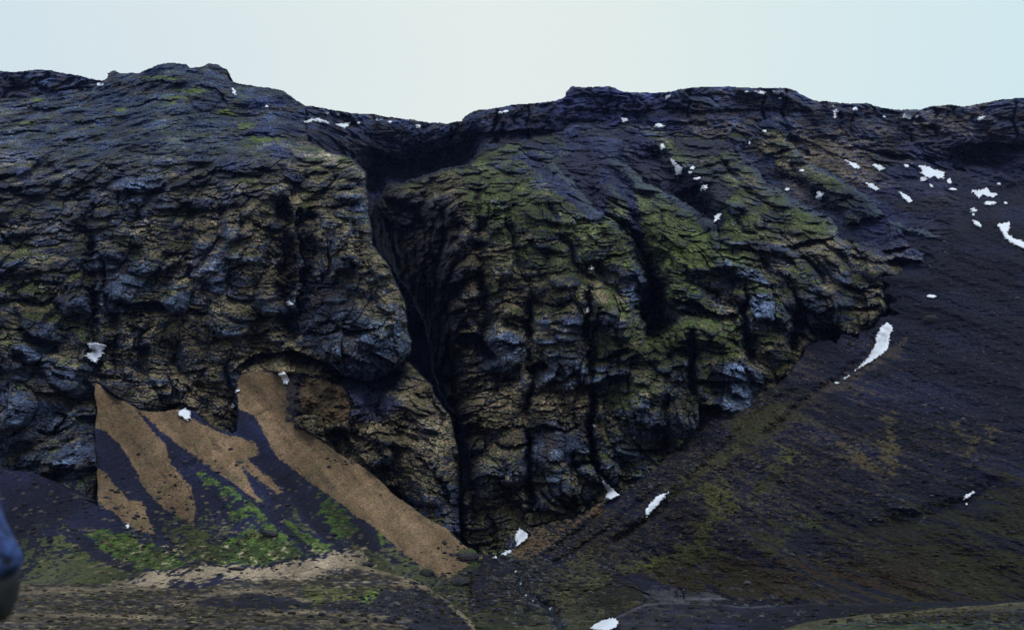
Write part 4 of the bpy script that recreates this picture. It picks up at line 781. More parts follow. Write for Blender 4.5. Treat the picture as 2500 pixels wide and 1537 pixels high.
def fg_col(kind):
    def f(px, py, P, n, b):
        x, y, z = P[..., 0], P[..., 1], P[..., 2]
        a = fbm(x / 9, y / 9, 4, 4201); c = fbm(px / 22, py / 4.5, 4, 4203); d = fbm(x / .9, z / .3, 3, 4207, .6); g_ = fbm(px / 60, py / 10, 4, 4211)
        if kind == 'moor':
            col = np.broadcast_to(np.array((.062, .047, .034), f32), P.shape).copy()
            col = mixc(col, np.array((.055, .055, .024)), sst(-.1, .4, g_ + a * .5) * .7)
            col = mixc(col, np.array((.040, .036, .046)), sst(.0, .4, fbm(px / 110, py / 12, 4, 4231)) * .8)
            col = mixc(col, np.array((.17, .13, .09)), sst(.12, .5, c + d * .3) * .8)
            col = mixc(col, C['scree'], sst(.0, .4, -c + .3 * a + .1) * .8)
            sp = c * .3 + d * .3
            col = cover(col, px, py, b, [(470, 1462), (530, 1448), (600, 1443), (680, 1449), (745, 1470), (770, 1490), (690, 1486), (560, 1484), (490, 1476)], 'scree', 3, 1, .6, speck=sp * .15)
            col = cover(col, px, py, b, [(785, 1480), (790, 1462), (860, 1462), (920, 1455), (940, 1438), (1000, 1434), (1040, 1436), (1090, 1470), (1135, 1506), (1160, 1560), (1000, 1537), (980, 1512), (900, 1500), (800, 1496)], (.017, .017, .030), 4, 1, .6, speck=sp * .25)
            col = cover(col, px, py, b, [(740, 1430), (800, 1437), (880, 1440), (922, 1436), (915, 1455), (880, 1465), (800, 1460), (770, 1480), (740, 1450)], (.10, .105, .030), 7, .8, speck=sp)
            col = cover(col, px, py, b, [(880, 1455), (905, 1445), (922, 1442), (918, 1455), (895, 1466)], (.10, .17, .03), 4, .9, speck=sp)
            col = cover(col, px, py, b, [(960, 1425), (1000, 1415), (1040, 1430), (1060, 1445), (1010, 1432), (965, 1436)], (.28, .20, .13), 5, .8, speck=sp)
            for q in SAND: col = cover(col, px, py, b, q, (.27, .21, .155), 5, 1, 1, speck=sp * 1.4)
            col = cover(col, px, py, b, [(560, 1462), (620, 1440), (700, 1438), (690, 1446), (600, 1445), (530, 1455)], (.16, .13, .09), 4, .6, speck=sp)
            dl, _, _ = segdist(px + WX[b] * .5, py + WY[b] * .5, [(840, 1376), (932, 1395), (1019, 1421), (1042, 1436), (1091, 1471), (1135, 1506), (1158, 1535)])
            col = mixc(col, np.array((.20, .155, .105)), sst(9, 2, dl + sp * 10) * .85)  # pale line painted along the moor's edge as a lit crest
            for pl_ in ([(470, 1462), (530, 1446), (600, 1441), (680, 1447), (745, 1468)], [(640, 1500), (800, 1494), (920, 1503), (1000, 1514)], [(0, 1447), (160, 1440), (330, 1436), (450, 1428)], [(0, 1505), (200, 1500), (420, 1508)]):
                dl, _, _ = segdist(px + WX[b], py + WY[b] * .8, pl_); col = mixc(col, np.array((.17, .13, .09)), sst(8, 1, dl + sp * 14) * .7)
            col = cover(col, px, py, b, [(400, 1468), (440, 1460), (455, 1475), (420, 1474)], (.2, .14, .1), 5, .7, speck=sp)
        elif kind == 'gully':
            col = np.broadcast_to(np.array((.050, .050, .030), f32), P.shape).copy()
            col = mixc(col, np.array((.035, .048, .018)), sst(-.2, .3, a) * sst(1260, 1220, px + (py - 1400) * -.8) * .9)
            col = mixc(col, np.array((.17, .13, .08)), sst(.25, .6, c + d * .5) * .5)
            sp = c * .4 + d * .4 + a * .2
            col = cover(col, px, py, b, [(1245, 1400), (1285, 1408), (1290, 1440), (1262, 1440), (1240, 1420)], (.22, .16, .10), 7, .9, speck=sp)
            col = cover(col, px, py, b, [(1310, 1440), (1340, 1450), (1380, 1478), (1330, 1478), (1290, 1452)], (.14, .11, .07), 7, .8, speck=sp)
            col = cover(col, px, py, b, [(1330, 1450), (1350, 1400), (1400, 1375), (1450, 1385), (1480, 1420), (1420, 1450), (1370, 1465)], (.080, .080, .038), 8, .8, speck=sp)
            col = cover(col, px, py, b, [(1300, 1370), (1350, 1372), (1360, 1395), (1330, 1412), (1300, 1400), (1280, 1382)], 'scree', 6, .9, speck=sp)
            d_, s_, t_ = segdist(px + WX[b] * .6, py + WY[b] * .6, STREAM)
            col = mixc(col, C['rockd_shade'], sst(16, 8, d_ + sp * 12) * .9)
            F1, F2, _, _, idd = worley(x / .9, y / .9, 4301)
            col = mixc(col, C['rockl'] * .8, sst(.35, .2, F1) * (idd > .7) * sst(34, 14, d_) * .9)
        elif kind == 'hump':
            col = np.broadcast_to(C['scree'] * 1.1, P.shape).copy()
            col = mixc(col, C['screeb'], sst(-.1, .4, a) * .5)
            sp = c * .35 + d * .35
            col = cover(col, px, py, b, [(1360, 1505), (1402, 1462), (1454, 1426), (1489, 1420), (1540, 1426), (1590, 1450), (1560, 1480), (1480, 1510), (1400, 1530)], (.026, .023, .018), 5, 1, speck=sp * .3)
            col = cover(col, px, py, b, [(1500, 1480), (1600, 1462), (1700, 1466), (1640, 1476), (1560, 1482)], (.075, .065, .03), 6, .8, speck=sp)
            col = cover(col, px, py, b, [(1570, 1444), (1640, 1438), (1700, 1442), (1790, 1450), (1790, 1464), (1700, 1470), (1590, 1466)], (.12, .115, .145), 6, .85, speck=sp * .4)
            col = mixc(col, np.array((.13, .12, .12)), sst(.35, .6, c + d * .5) * .4)
        else:
            col = np.broadcast_to(C['scree'] * (1.5 if kind == 'ridge' else 1.2), P.shape).copy()
            col = mixc(col, C['screeb'] * 1.1, sst(-.2, .4, a + sst(1900, 1500, px) * .5) * .5)
            sp = c * .35 + d * .35
            col = mixc(col, np.array((.055, .045, .035)), sst(.1, .5, d + c * .5) * .6)
            if kind == 'ridge':
                D_, _, _ = segdist(px + WX[b] * .3, py + WY[b] * .3, CREST)
                col = mixc(col, np.array((.12, .115, .15)), sst(5, 1, D_ + sp * 9) * sst(2400, 1900, px) * .9)  # highlight painted along the ridge crest
                col = mixc(col, C['scree'] * .8, sst(1760, 1950, px) * .8)
                col = cover(col, px, py, b, [(1500, 1500), (1600, 1480), (1760, 1490), (1700, 1520), (1560, 1545), (1500, 1540)], (.060, .055, .05), 12, .5, speck=sp)
            else:
                D_, _, _ = segdist(px + WX[b] * .3, py + WY[b] * .3, CREST2)
                col = mixc(col, np.array((.12, .10, .065)), sst(22, 4, D_ + sp * 16) * .85)
                col = mixc(col, np.array((.065, .08, .028)), sst(.0, .35, c + a * .4 - .05 + sst(1500, 1540, py) * .3) * .8)
        k_ = {'moor': .84, 'gully': .58, 'hump': .48, 'ridge': .52, 'near': .66}[kind]
        gr = .5 * fbm(px / 4, py / 1.9, 3, 4991, .8) + .5 * fbm(px / 35, py / 6, 3, 4993) + .6 * fbm(px / 130, py / 14, 3, 4995)
        return col * (k_ * np.exp(1.3 * gr))[..., None]
    return f
emit('gully', Dgl, GLp, fg_col('gully'), M_SCREE, back=12)
emit('moor', Dmr, Yg, fg_col('moor'), M_SCREE, back=14)
# dark hump in the middle distance, with the walkers' path
P_HM = [(1330, 1540), (1345, 1512), (1362, 1500), (1402, 1461), (1454, 1425), (1489, 1416), (1520, 1404), (1560, 1399), (1590, 1408), (1625, 1425), (1660, 1434), (1720, 1440), (1800, 1446), (1900, 1456), (2000, 1468), (2040, 1490), (2040, 1640), (1330, 1640)]
Yh = tps([(1362, 1505, 152), (1454, 1428, 180), (1489, 1420, 182), (1560, 1402, 196), (1625, 1428, 192), (1660, 1462, 189), (1720, 1442, 190), (1800, 1450, 186), (2000, 1470, 176), (1450, 1500, 150), (1500, 1460, 162), (1600, 1480, 168), (1800, 1480, 170), (2000, 1500, 158), (1500, 1620, 118), (1800, 1620, 120), (2040, 1620, 118)])
x_, y_, z_ = world(PX, PY, Yh)
Yh += 1.2 * fbm(x_ / 5, y_ / 5, 4, 4401) + .6 * fbm(x_ / 1.2, y_ / 1.5, 3, 4405)
scarp(Yh, [(1400, 1462), (1454, 1432), (1489, 1424), (1532, 1428), (1576, 1444), (1600, 1452)], .8, 16, .6)
Dh = sdf(P_HM, 0.4)
emit('mound', Dh, roundoff(Yh, Dh, 6, 2), fg_col('hump'), M_SCREE, back=12)
CREST = [(1400, 1570), (1450, 1545), (1509, 1508), (1526, 1496), (1576, 1474), (1633, 1469), (1720, 1472), (1836, 1480), (1894, 1476), (1985, 1472), (2147, 1472), (2306, 1467), (2500, 1465), (2700, 1462)]
P_RG = CREST + [(2700, 1680), (1380, 1680)]
Yd = tps([(1450, 1545, 122), (1526, 1496, 134), (1633, 1469, 142), (1836, 1480, 140), (2147, 1472, 138), (2500, 1465, 136), (1450, 1620, 96), (1633, 1530, 118), (1836, 1530, 116), (2147, 1520, 118), (2500, 1520, 116), (1800, 1620, 92), (2500, 1620, 92)])
x_, y_, z_ = world(PX, PY, Yd)
Yd += 1.3 * fbm(x_ / 5, z_ / 2, 4, 4501) + .5 * fbm(x_ / 1.1, z_ / .5, 3, 4505)
Dd = sdf(P_RG, 0.3)
emit('ridge', Dd, roundoff(Yd, Dd, 9, 3), fg_col('ridge'), M_SCREE, back=12)
CREST2 = [(1840, 1600), (1900, 1558), (1939, 1537), (1960, 1528), (2002, 1513), (2040, 1508), (2089, 1502), (2180, 1494), (2262, 1487), (2378, 1479), (2500, 1470), (2700, 1458)]
P_NR = CREST2 + [(2700, 1700), (1830, 1700)]
Ye = tps([(1900, 1558, 92), (2002, 1513, 104), (2262, 1487, 112), (2500, 1470, 116), (2000, 1600, 78), (2262, 1540, 90), (2500, 1540, 88), (2500, 1620, 70), (2200, 1620, 70)])
x_, y_, z_ = world(PX, PY, Ye)
Ye += 1.0 * fbm(PX / 60, PY / 12, 4, 4601) + .8 * fbm(x_ / 6, y_ / 4, 3, 4605)
De = sdf(P_NR, 0.5)
emit('near_ridge', De, roundoff(Ye, De, 4, 1), fg_col('near'), M_SCREE, back=10)

# near ground that carries the viewer and the bystander, running out under the moor
ux = np.linspace(-160, 160, 161); uy = np.r_[np.linspace(-60, 20, 81), np.linspace(21, 135, 77)]
UX, UY = np.meshgrid(ux, uy)
def ground_h(x, y):
    t = np.maximum(y - 6, 0)
    return np.maximum(CAMZ - 0.92 - .085 * t, -2.2) - .015 * np.maximum(-y, 0) + .25 * fbm(np.asarray(x) / 9., np.asarray(y) / 9., 3, 4701) * sst(3, 14, np.hypot(x, y)) + .02 * fbm(np.asarray(x) / .6, np.asarray(y) / .6, 3, 4711)
G = np.stack([UX, UY, ground_h(UX, UY)], -1)
gi = np.arange(UX.size).reshape(UX.shape)
GQ = np.stack([gi[:-1, :-1].ravel(), gi[:-1, 1:].ravel(), gi[1:, 1:].ravel(), gi[1:, :-1].ravel()], 1)
ga = fbm(UX / 3, UY / 3, 4, 4801)
gc = mixc(np.broadcast_to(np.array((.075, .065, .035), f32), G.shape).copy(), np.array((.06, .075, .03)), sst(-.2, .3, ga))
o = make_mesh('ground', G.reshape(-1, 3), GQ, gc.reshape(-1, 3), M_SCREE, True); o['kind'] = 'structure'

# ================================================================== THINGS
def tag(o, label, cat, group=None, kind=None):
    if label: o['label'] = label
    if cat: o['category'] = cat
    if group: o['group'] = group
    if kind: o['kind'] = kind
    return o
COMPC = np.where(COMP > 1e8, 300, COMP)
def boxmin(A, r):
    B = A.copy()
    for k in range(-r, r + 1): B = np.minimum(B, np.roll(A, k, 0))
    D_ = B.copy()
    for k in range(-r, r + 1): D_ = np.minimum(D_, np.roll(B, k, 1))
    return D_
def boxblur(A, r):
    B = sum(np.roll(A, k, 0) for k in range(-r, r + 1)) / (2 * r + 1)
    return sum(np.roll(B, k, 1) for k in range(-r, r + 1)) / (2 * r + 1)
SNOWY = boxblur(boxmin(COMPC, 2), 2); SNOWB = boxblur(boxmin(COMPC, 6), 4)
def blob_poly(cx, cy, rx, ry, seed, rot=0.0, n=14):
    rs = np.random.RandomState(seed); p = []
    for k in range(n):
        a = 2 * math.pi * k / n; r = 1 + rs.uniform(-.35, .25)
        u, v = rx * r * math.cos(a), ry * r * math.sin(a)
        p.append((cx + u * math.cos(rot) - v * math.sin(rot), cy + u * math.sin(rot) + v * math.cos(rot)))
    return p
def patch(name, poly, mat, thick=.35, step=.9, wob=.6, Ysrc=None, edge=3.0, smooth=True):
    """a body of snow or water lying on the surveyed ground inside a drawn outline"""
    Pp = np.array(poly, float); m = 6
    ax = np.arange(Pp[:, 0].min() - m, Pp[:, 0].max() + m, step); ay = np.arange(Pp[:, 1].min() - m, Pp[:, 1].max() + m, step)
    qx, qy = np.meshgrid(ax, ay)
    wx = fbm(qx / 9, qy / 5, 4, 5001, .65) * 6 * wob; wy = fbm(qx / 9, qy / 4, 4, 5011, .65) * 4 * wob
    d, _, _ = segdist(qx + wx, qy + wy, poly, True); i = inpoly(qx + wx, qy + wy, poly); d = np.where(i, d, -d)
    Yb = bil(SNOWY if Ysrc is None else Ysrc, qx, qy) - .10
    t = np.clip(d / edge, 0, 1)
    Yv = Yb - thick * (1 - (1 - t) ** 2) + np.where(d < 0, np.clip(-d / 1.6, 0, 1) * 2.2, 0)
    if np.ptp(Pp[:, 1]) < 30: Yv = Yv + np.clip(.06 * (Pp[:, 1].mean() - qy), -.5, .15)
    x, y, z = world(qx, qy, Yv)
    used, Q = grid_quads(d > -1.8)
    if len(Q) == 0: return None
    V = np.stack([x, y, z], -1)[used]
    org = V.mean(0); org[2] = V[:, 2].min()
    o = make_mesh(name, V - org, Q, None, mat, smooth); o.location = org
    return o
def E(cx, cy, rx, ry, rot=0): return blob_poly(cx, cy, rx, ry, int(cx * 7 + cy), rot)
SNOW = [
 (E(245, 206, 7, 3), 'small white snow dab in the notch between the far left ridge and the rocky peak'),
 (E(571, 223, 4, 7, -.4), 'small snow sliver just below the right shoulder of the left peak'),
 (E(651, 260, 3.5, 2.5), 'tiny snow fleck under a mossy ledge right of the left peak'),
 (E(798, 275, 4, 5, -.5), 'small snow fleck near the skyline, left one of a close pair'),
 (E(823, 278, 6, 3.5), 'small snow fleck near the skyline, right one of a close pair'),
 ([(744, 298), (760, 290), (778, 290), (803, 300), (804, 303), (785, 299), (768, 294), (750, 300)], 'thin arched snow line under the skyline rim left of the wedge patch'),
 ([(820, 304), (838, 303), (856, 299), (850, 307), (840, 312), (832, 308)], 'wedge shaped snow patch on the rim left of the saddle'),
 (E(876, 300, 4, 2), 'tiny snow dot on the rim right of the wedge patch'),
 (E(924, 290, 6, 3.5, .3), 'small oval snow spot on the left part of the saddle skyline'),
 (E(952, 298, 3, 2), 'faint tiny snow dot between two spots on the saddle rim'),
 (E(1009, 296, 10, 3.5, .2), 'flat snow patch touching the saddle skyline left of its lowest point'),
 (E(1021, 309, 7, 3.5, .2), 'small oval snow patch just below the flat one on the saddle'),
 (E(1223, 275, 5, 2), 'faint snow fleck on the rim right of the saddle, left half of a pair'),
 (E(1234, 272, 6, 2), 'faint snow fleck on the rim right of the saddle, right half of a pair'),
 (E(1354, 252, 3, 2), 'tiny snow dot at the foot of the step in the central skyline'),
 (E(1556, 230, 6, 1.8), 'thin snow sliver right of the grassy knob on the skyline'),
 (E(1631, 236, 7, 3, -.6), 'slanting snow dash in the skyline dip right of the grassy knob'),
 (E(1526, 293, 8, 4.5), 'white snow blob at the foot of the central rim cliff'),
 (E(1609, 307, 13, 3.8), 'flat elongated snow strip at the foot of the central rim cliff'),
 (E(1617, 358, 5, 6, -.5), 'small snow drop directly above the forked snow streak'),
 ([(1635, 387), (1646, 393), (1651, 402), (1667, 409), (1661, 424), (1650, 427), (1648, 408), (1642, 398)], 'tapering snow streak widening downward on the dark upper gully'),
 (E(1691, 410, 5, 3, -.4), 'small snow fleck right of the tapering streak, upper of two'),
 (E(1685, 421, 4, 2.3), 'small snow fleck right of the tapering streak, lower of two'),
 (E(1702, 436, 7, 2.2, -.2), 'faint thin snow dash between the tapering streak and the oval spot below'),
 (E(1719, 458, 9, 5, -.5), 'oval white snow spot on dark scree below the tapering streak'),
 ([(1750, 522), (1760, 522), (1755, 533), (1743, 542), (1745, 532)], 'narrow snow sliver in the notch at the head of a mossy buttress'),
 (E(1822, 224, 4, 1.6), 'tiny snow dot on the flat summit rim left of two slivers'),
 ([(1839, 221), (1855, 220), (1870, 226), (1868, 229), (1850, 229)], 'pale snow sliver on the flat summit rim, left and larger one'),
 ([(1886, 222), (1910, 221), (1908, 225), (1900, 229), (1890, 227)], 'pale snow sliver on the flat summit rim near its right corner'),
 (E(1905, 240, 3, 2), 'tiny snow dot under the right summit sliver'),
 (E(1866, 320, 4, 1.8), 'tiny snow dash on brown grass ledge under the summit cliff'),
 (E(1830, 349, 2.2, 4), 'tiny upright snow fleck beside a dark knob under the summit cliff'),
 (E(2026, 257, 13, 5, .2), 'flat snow patch just under the skyline right of the summit'),
 ([(2033, 270), (2045, 268), (2044, 276), (2038, 281), (2043, 285), (2036, 288), (2034, 281), (2037, 276)], 'zigzag snow patch hanging below the flat one right of the summit'),
 (E(2088, 266, 7, 3.5), 'oval snow spot below the skyline between the zigzag patch and the big notch'),
 ([(2206, 268), (2240, 267), (2238, 277), (2227, 284), (2223, 292), (2202, 287), (2210, 278)], 'large snow patch filling the skyline notch on the right'),
 (E(2238, 285, 3, 2), 'tiny snow dot right below the patch in the skyline notch'),
 (E(2159, 285, 3, 2), 'tiny snow dot left of the patch in the skyline notch'),
 (E(2395, 289, 9, 3.2, -.3), 'small snow dash on the dark rim near the right edge'),
 (E(1923, 462, 5, 4, -.3), 'small snow fleck on a rib crest, right of the oval spot on scree'),
 (E(1958, 416, 5, 2.6, -.3), 'small snow dash in the dark gully under the brown grass slope'),
 ([(1995, 468), (2002, 467), (2004, 474), (2012, 471), (2005, 479), (2007, 486), (1997, 487), (1991, 481), (1997, 476)], 'star shaped snow patch in the shaded gully between two ribs'),
 ([(2064, 390), (2079, 396), (2092, 402), (2103, 411), (2088, 411), (2077, 404)], 'slanting snow wedge at the right foot of the brown grass slope'),
 ([(2130, 402), (2145, 402), (2162, 411), (2149, 416), (2138, 410)], 'slanting snow patch between the wedge and the largest upper patch'),
 (E(2213, 405, 4.5, 3), 'small snow dot just left of the largest upper patch'),
 ([(2243, 405), (2259, 405), (2277, 413), (2305, 420), (2305, 434), (2292, 435), (2281, 430), (2268, 434), (2258, 430), (2249, 422), (2252, 415)], 'largest ragged snow patch on the upper right slope'),
 (E(2255, 437, 10, 4, .2), 'snow patch tucked under the left end of the largest upper patch'),
 (E(2317, 442, 4.5, 6, -.3), 'small rounded snow spot right of the largest upper patch'),
 (E(2273, 454, 5, 3, .5), 'small snow dash below the largest upper patch'),
 (E(2326, 462, 9, 1.8, .1), 'faint dotted snow line below the rounded spot'),
 ([(2113, 446), (2129, 448), (2149, 462), (2136, 464), (2123, 456)], 'slanting snow streak on dark slope, left one of two parallel streaks'),
 ([(2194, 468), (2209, 474), (2222, 483), (2229, 494), (2218, 493), (2204, 481)], 'slanting snow streak on dark slope, right one of two parallel streaks'),
 ([(2373, 464), (2392, 466), (2410, 459), (2417, 471), (2433, 474), (2425, 481), (2409, 478), (2400, 473), (2390, 483), (2379, 473)], 'branching snow patch under the dark hollow on the right'),
 (E(2418, 495, 13, 4.5, .05), 'flat snow patch below the branching patch on the right'),
 (E(2439, 449, 4, 1.8), 'tiny snow dash above the branching patch'),
 (E(2455, 495, 3, 2), 'tiny snow dot right of the flat patch below the branching patch'),
 (E(2375, 512, 9, 4.5, .1), 'oval snow spot between the flat patch and the teardrop patch'),
 (E(2376, 524, 2.2, 2), 'tiny snow dot hanging between the oval spot and the teardrop patch'),
 ([(2375, 538), (2387, 541), (2397, 551), (2392, 554), (2381, 549)], 'teardrop snow patch above the long curved snow band on the right'),
 ([(2434, 546), (2450, 545), (2466, 540), (2464, 556), (2458, 566), (2470, 580), (2495, 588), (2520, 600), (2520, 622), (2495, 604), (2470, 594), (2452, 578), (2444, 562)], 'long curved snow band running off the right edge'),
 (E(1445, 653, 5, 5), 'small bright snow dot on the mossy face of the central buttress'),
 (E(1435, 756, 3, 6, .1), 'small upright snow fleck in the long vertical crack of the central buttress'),
 (E(1449, 1038, 2.5, 2.3), 'tiny snow dot low in the long vertical crack'),
 ([(214, 839), (232, 835), (257, 843), (250, 856), (253, 861), (240, 876), (235, 887), (208, 868), (215, 863), (233, 857), (220, 848)], 'large hooked snow patch in a niche of the left cliff'),
 (E(706, 741, 9, 4.5, .2), 'small snow patch in the dark recess of the left cliff'),
 ([(681, 913), (697, 906), (700, 915), (705, 926), (702, 936), (693, 936), (690, 923)], 'jagged snow patch on tan ground under the overhanging bulb'),
 (E(580, 953, 5.5, 4), 'tiny snow spot at the top left of the tan slope, upper of two'),
 (E(568, 991, 3, 7, .2), 'tiny snow spot at the top left of the tan slope, lower of two'),
 ([(451, 996), (465, 1006), (466, 1019), (457, 1026), (437, 1012), (439, 1003)], 'rounded snow patch at the cliff foot on the tan grass'),
 ([(2167, 786), (2176, 795), (2181, 800), (2171, 822), (2168, 849), (2153, 865), (2123, 884), (2088, 904), (2120, 871), (2136, 845), (2140, 820), (2149, 798)], 'largest long white snow streak curving down the dark scree gully'),
 (E(2066, 921, 8, 2, -.6), 'thin snow shard below the tail of the long streak, upper of two'),
 (E(2043, 934, 5, 2), 'thin snow shard below the tail of the long streak, lower of two'),
 (E(2273, 722, 13, 3.2, .1), 'flat snow sliver on the scree above the lone dark boulder'),
 ([(1468, 1165), (1478, 1177), (1489, 1187), (1511, 1207), (1493, 1217), (1477, 1215), (1484, 1201), (1476, 1185)], 'triangular snow wedge where the scree meets the central crack'),
 ([(1634, 1200), (1617, 1220), (1600, 1239), (1578, 1260), (1575, 1247), (1588, 1227), (1608, 1208)], 'slanting ribbed snow strip on the lower scree'),
 ([(1266, 1288), (1275, 1293), (1287, 1302), (1289, 1312), (1275, 1323), (1258, 1334), (1263, 1322), (1257, 1314), (1262, 1299)], 'pointed snow patch at the mouth of the gorge'),
 (E(1237, 1348, 12, 4.5, -.5), 'small snow shelf by the stream just below the gorge mouth'),
 ([(1441, 1532), (1456, 1521), (1472, 1513), (1499, 1508), (1510, 1516), (1504, 1530), (1484, 1538), (1460, 1536)], 'bright snow patch beside the near dark ridge at the bottom of the picture'),
 ([(2378, 1197), (2381, 1201), (2364, 1214), (2350, 1220), (2358, 1208)], 'thin bright snow dash low on the right slope above the heath'),
 (E(2360, 1229, 3, 2.4), 'tiny snow dot just under the thin dash on the right slope'),
 (E(312, 1283, 5.5, 4.5), 'small snow dot on the dark scree fan at lower left'),
]
for poly, lab in SNOW:
    a_ = np.array(poly); sz = min(np.ptp(a_[:, 0]), np.ptp(a_[:, 1]))
    o = patch('snow_patch', poly, M_SNOW, thick=.25 if sz < 8 else .5, step=.7 if sz < 14 else 1.2, wob=.35 if sz < 8 else 1.0, Ysrc=SNOWY if sz < 14 or a_[0, 0] > 1900 else SNOWB)
    if o: tag(o, lab, 'snow patch', 'snow patches left on the mountain')

# water in the gully
M_WATER = plain_mat('stream_water', (.03, .04, .055), .12, .5, 3, .3, .05)
M_FOAM = plain_mat('white_water', (.65, .72, .8), .5, .4, 5, .2, .05)
wpts = STREAM
wp = [(x - 3.2 - .01 * (y - 1350) * 2, y + 1) for x, y in wpts] + [(x + 3.2 + .01 * (y - 1350) * 2, y - 1) for x, y in wpts[::-1]]
GS = boxblur(boxmin(COMPC, 1), 1)
stream = patch('stream', wp, M_WATER, .1, .9, .8, GS, 2.0); stream['kind'] = 'structure'
for cx, cy, rx, ry in ((1262, 1393, 5, 3.5), (1272, 1422, 3, 5), (1284, 1449, 4, 7), (1302, 1463, 5, 3), (1344, 1484, 6, 3.5), (1207, 1359, 6, 2.5)):
    o = patch('white_water', E(cx, cy, rx, ry), M_FOAM, .16, .8, .5, GS, 2.0)
    if o: o.location = o.location - stream.location; o.parent = stream

# boulders
M_BOULD = terrain_mat('boulder_rock', 2.0, .4, .12)
def boulder(px, py, rx, ry, label, moss=.4, seed=0, lean=0.0):
    Yc_ = float(bil(COMPC, np.array([px]), np.array([py + ry * .6]))[0]) - .2
    m = Yc_ / F * 1.03
    a_, b_, c_ = rx * m, rx * m * .8, ry * m
    import bmesh
    bm = bmesh.new(); bmesh.ops.create_icosphere(bm, subdivisions=5, radius=1)
    V = np.array([v.co[:] for v in bm.verts]); Q = np.array([[v.index for v in f.verts] for f in bm.faces]); bm.free()
    r = 1 + .20 * fbm(V[:, 0] * 1.1 + seed, V[:, 2] * 1.1 + V[:, 1], 3, seed) + .10 * fbm(V[:, 0] * 3 + V[:, 1], V[:, 2] * 3 - V[:, 1], 3, seed + 5) + .05 * fbm(V[:, 0] * 9, V[:, 2] * 9 + V[:, 1] * 5, 2, seed + 9)
    # a few broken planes
    rs = np.random.RandomState(seed + 1)
    for k in range(6):
        nn = rs.normal(size=3); nn /= np.linalg.norm(nn); lim = rs.uniform(.72, .9)
        d_ = (V * r[:, None]) @ nn; r = np.where(d_ > lim, r * (lim / np.maximum(d_, 1e-6)) ** .8, r)
    V = V * r[:, None] * np.array([a_, b_, c_])
    V[:, 0] += lean * V[:, 2]
    nzv = V[:, 2] / c_ + .5 * fbm(V[:, 0] / a_ * 2, V[:, 2] / c_ * 2, 3, seed + 20)
    col = np.broadcast_to(np.array((.035, .037, .05), f32), V.shape).copy()
    col = mixc(col, C['brown'], sst(-.2, .3, fbm(V[:, 0] * 1.5, V[:, 2] * 1.5, 3, seed + 30)) * .5)
    col = mixc(col, np.array((.055, .065, .025)), sst(.75 - moss, 1.1 - moss, nzv) * (moss > 0))
    o = make_mesh('boulder', V, Q, col, M_BOULD, False)
    x, y, z = world(px, py, Yc_); o.location = (x, y, z)
    tag(o, label, 'boulder', 'boulders below the cliffs')
for args in [(1145, 1357, 27, 18, 'largest dark mossy boulder at the foot of the tan slope by the gorge mouth', .5, 3), (1042, 1398, 17, 10, 'dark mossy boulder on the lower edge of the tan slope', .4, 14), (1125, 1421, 20, 13, 'dark boulder in the green hollow below the largest boulder', .0, 25),
             (1147, 1394, 9, 5, 'small brown stone between the largest boulder and the one in the hollow', 0, 36), (1085, 1324, 6, 6, 'small mossy stone high on the tan slope, upper of two close together', .5, 47), (1070, 1337, 3.5, 4, 'tiny stone on the tan slope, lower of two close together', 0, 58),
             (875, 1356, 6, 4, 'small dark stone at the right end of the pale sandy track', 0, 69), (900, 1377, 13, 6, 'low dark rock right of the sandy track on the moor edge', .1, 70), (656, 1302, 22, 9, 'oblong dark rock lying in the green moss patch', .0, 81, -.9),
             (578, 1387, 20, 4, 'flat dark rock lying across the pale sandy track', .1, 92), (732, 1039, 15, 10, 'dark mossy boulder at the upper end of the tan slope, right of its pair', .3, 103), (706, 1021, 10, 9, 'dark mossy boulder at the upper end of the tan slope, left of its pair', .5, 114),
             (2272, 780, 19, 12, 'lone dark boulder on the upper right scree', .1, 125), (1003, 1363, 5, 3, 'small dark stone on the lower left border of the tan slope', 0, 136)]:
    boulder(*args)

# loose stones and tussocks strewn over the scree and the gully: nobody could count them
import bmesh
def strew(name, n, zones, smin, smax, cols, flat, seed, mat):
    rs = np.random.RandomState(seed)
    bm = bmesh.new(); bmesh.ops.create_icosphere(bm, subdivisions=2, radius=1)
    U = np.array([v.co[:] for v in bm.verts]); T = np.array([[v.index for v in f.verts] for f in bm.faces]); bm.free()
    VV, QQ, CC = [], [], []; k = 0
    wts = np.array([z_[4] for z_ in zones], float); wts /= wts.sum()
    while k < n:
        z_ = zones[rs.choice(len(zones), p=wts)]
        px = rs.normal(z_[0], z_[2] * .6); py = rs.normal(z_[1], z_[3] * .6)
        if not (-100 < px < 2600 and 600 < py < 1600): continue
        if D4[min(int((py - YA) / S), NY - 1), min(int((px - X0) / S), NX - 1)] < 4 and px > 1180 and py < 1340: continue
        Yq = float(bil(COMPC, np.array([px]), np.array([py]))[0])
        c = np.array(world(px, py, Yq)); r = smin * (smax / smin) ** (rs.rand() ** 2.2)
        sc_ = r * np.array([rs.uniform(.7, 1.4), rs.uniform(.7, 1.3), rs.uniform(.6, 1.0) * flat])
        v = U * (1 + rs.uniform(-.25, .25, (len(U), 1))) * sc_
        a = rs.uniform(0, 6.3); ca, sa = math.cos(a), math.sin(a)
        v = np.stack([v[:, 0] * ca - v[:, 1] * sa, v[:, 0] * sa + v[:, 1] * ca, v[:, 2]], 1) + c + [0, 0, .15 * r]
        VV.append(v); QQ.append(T + k * len(U)); CC.append(np.tile(np.array(cols[rs.randint(len(cols))]) * rs.uniform(.6, 1.4), (len(U), 1))); k += 1
    o = make_mesh(name, np.concatenate(VV), np.concatenate(QQ), np.concatenate(CC), mat); o['kind'] = 'stuff'
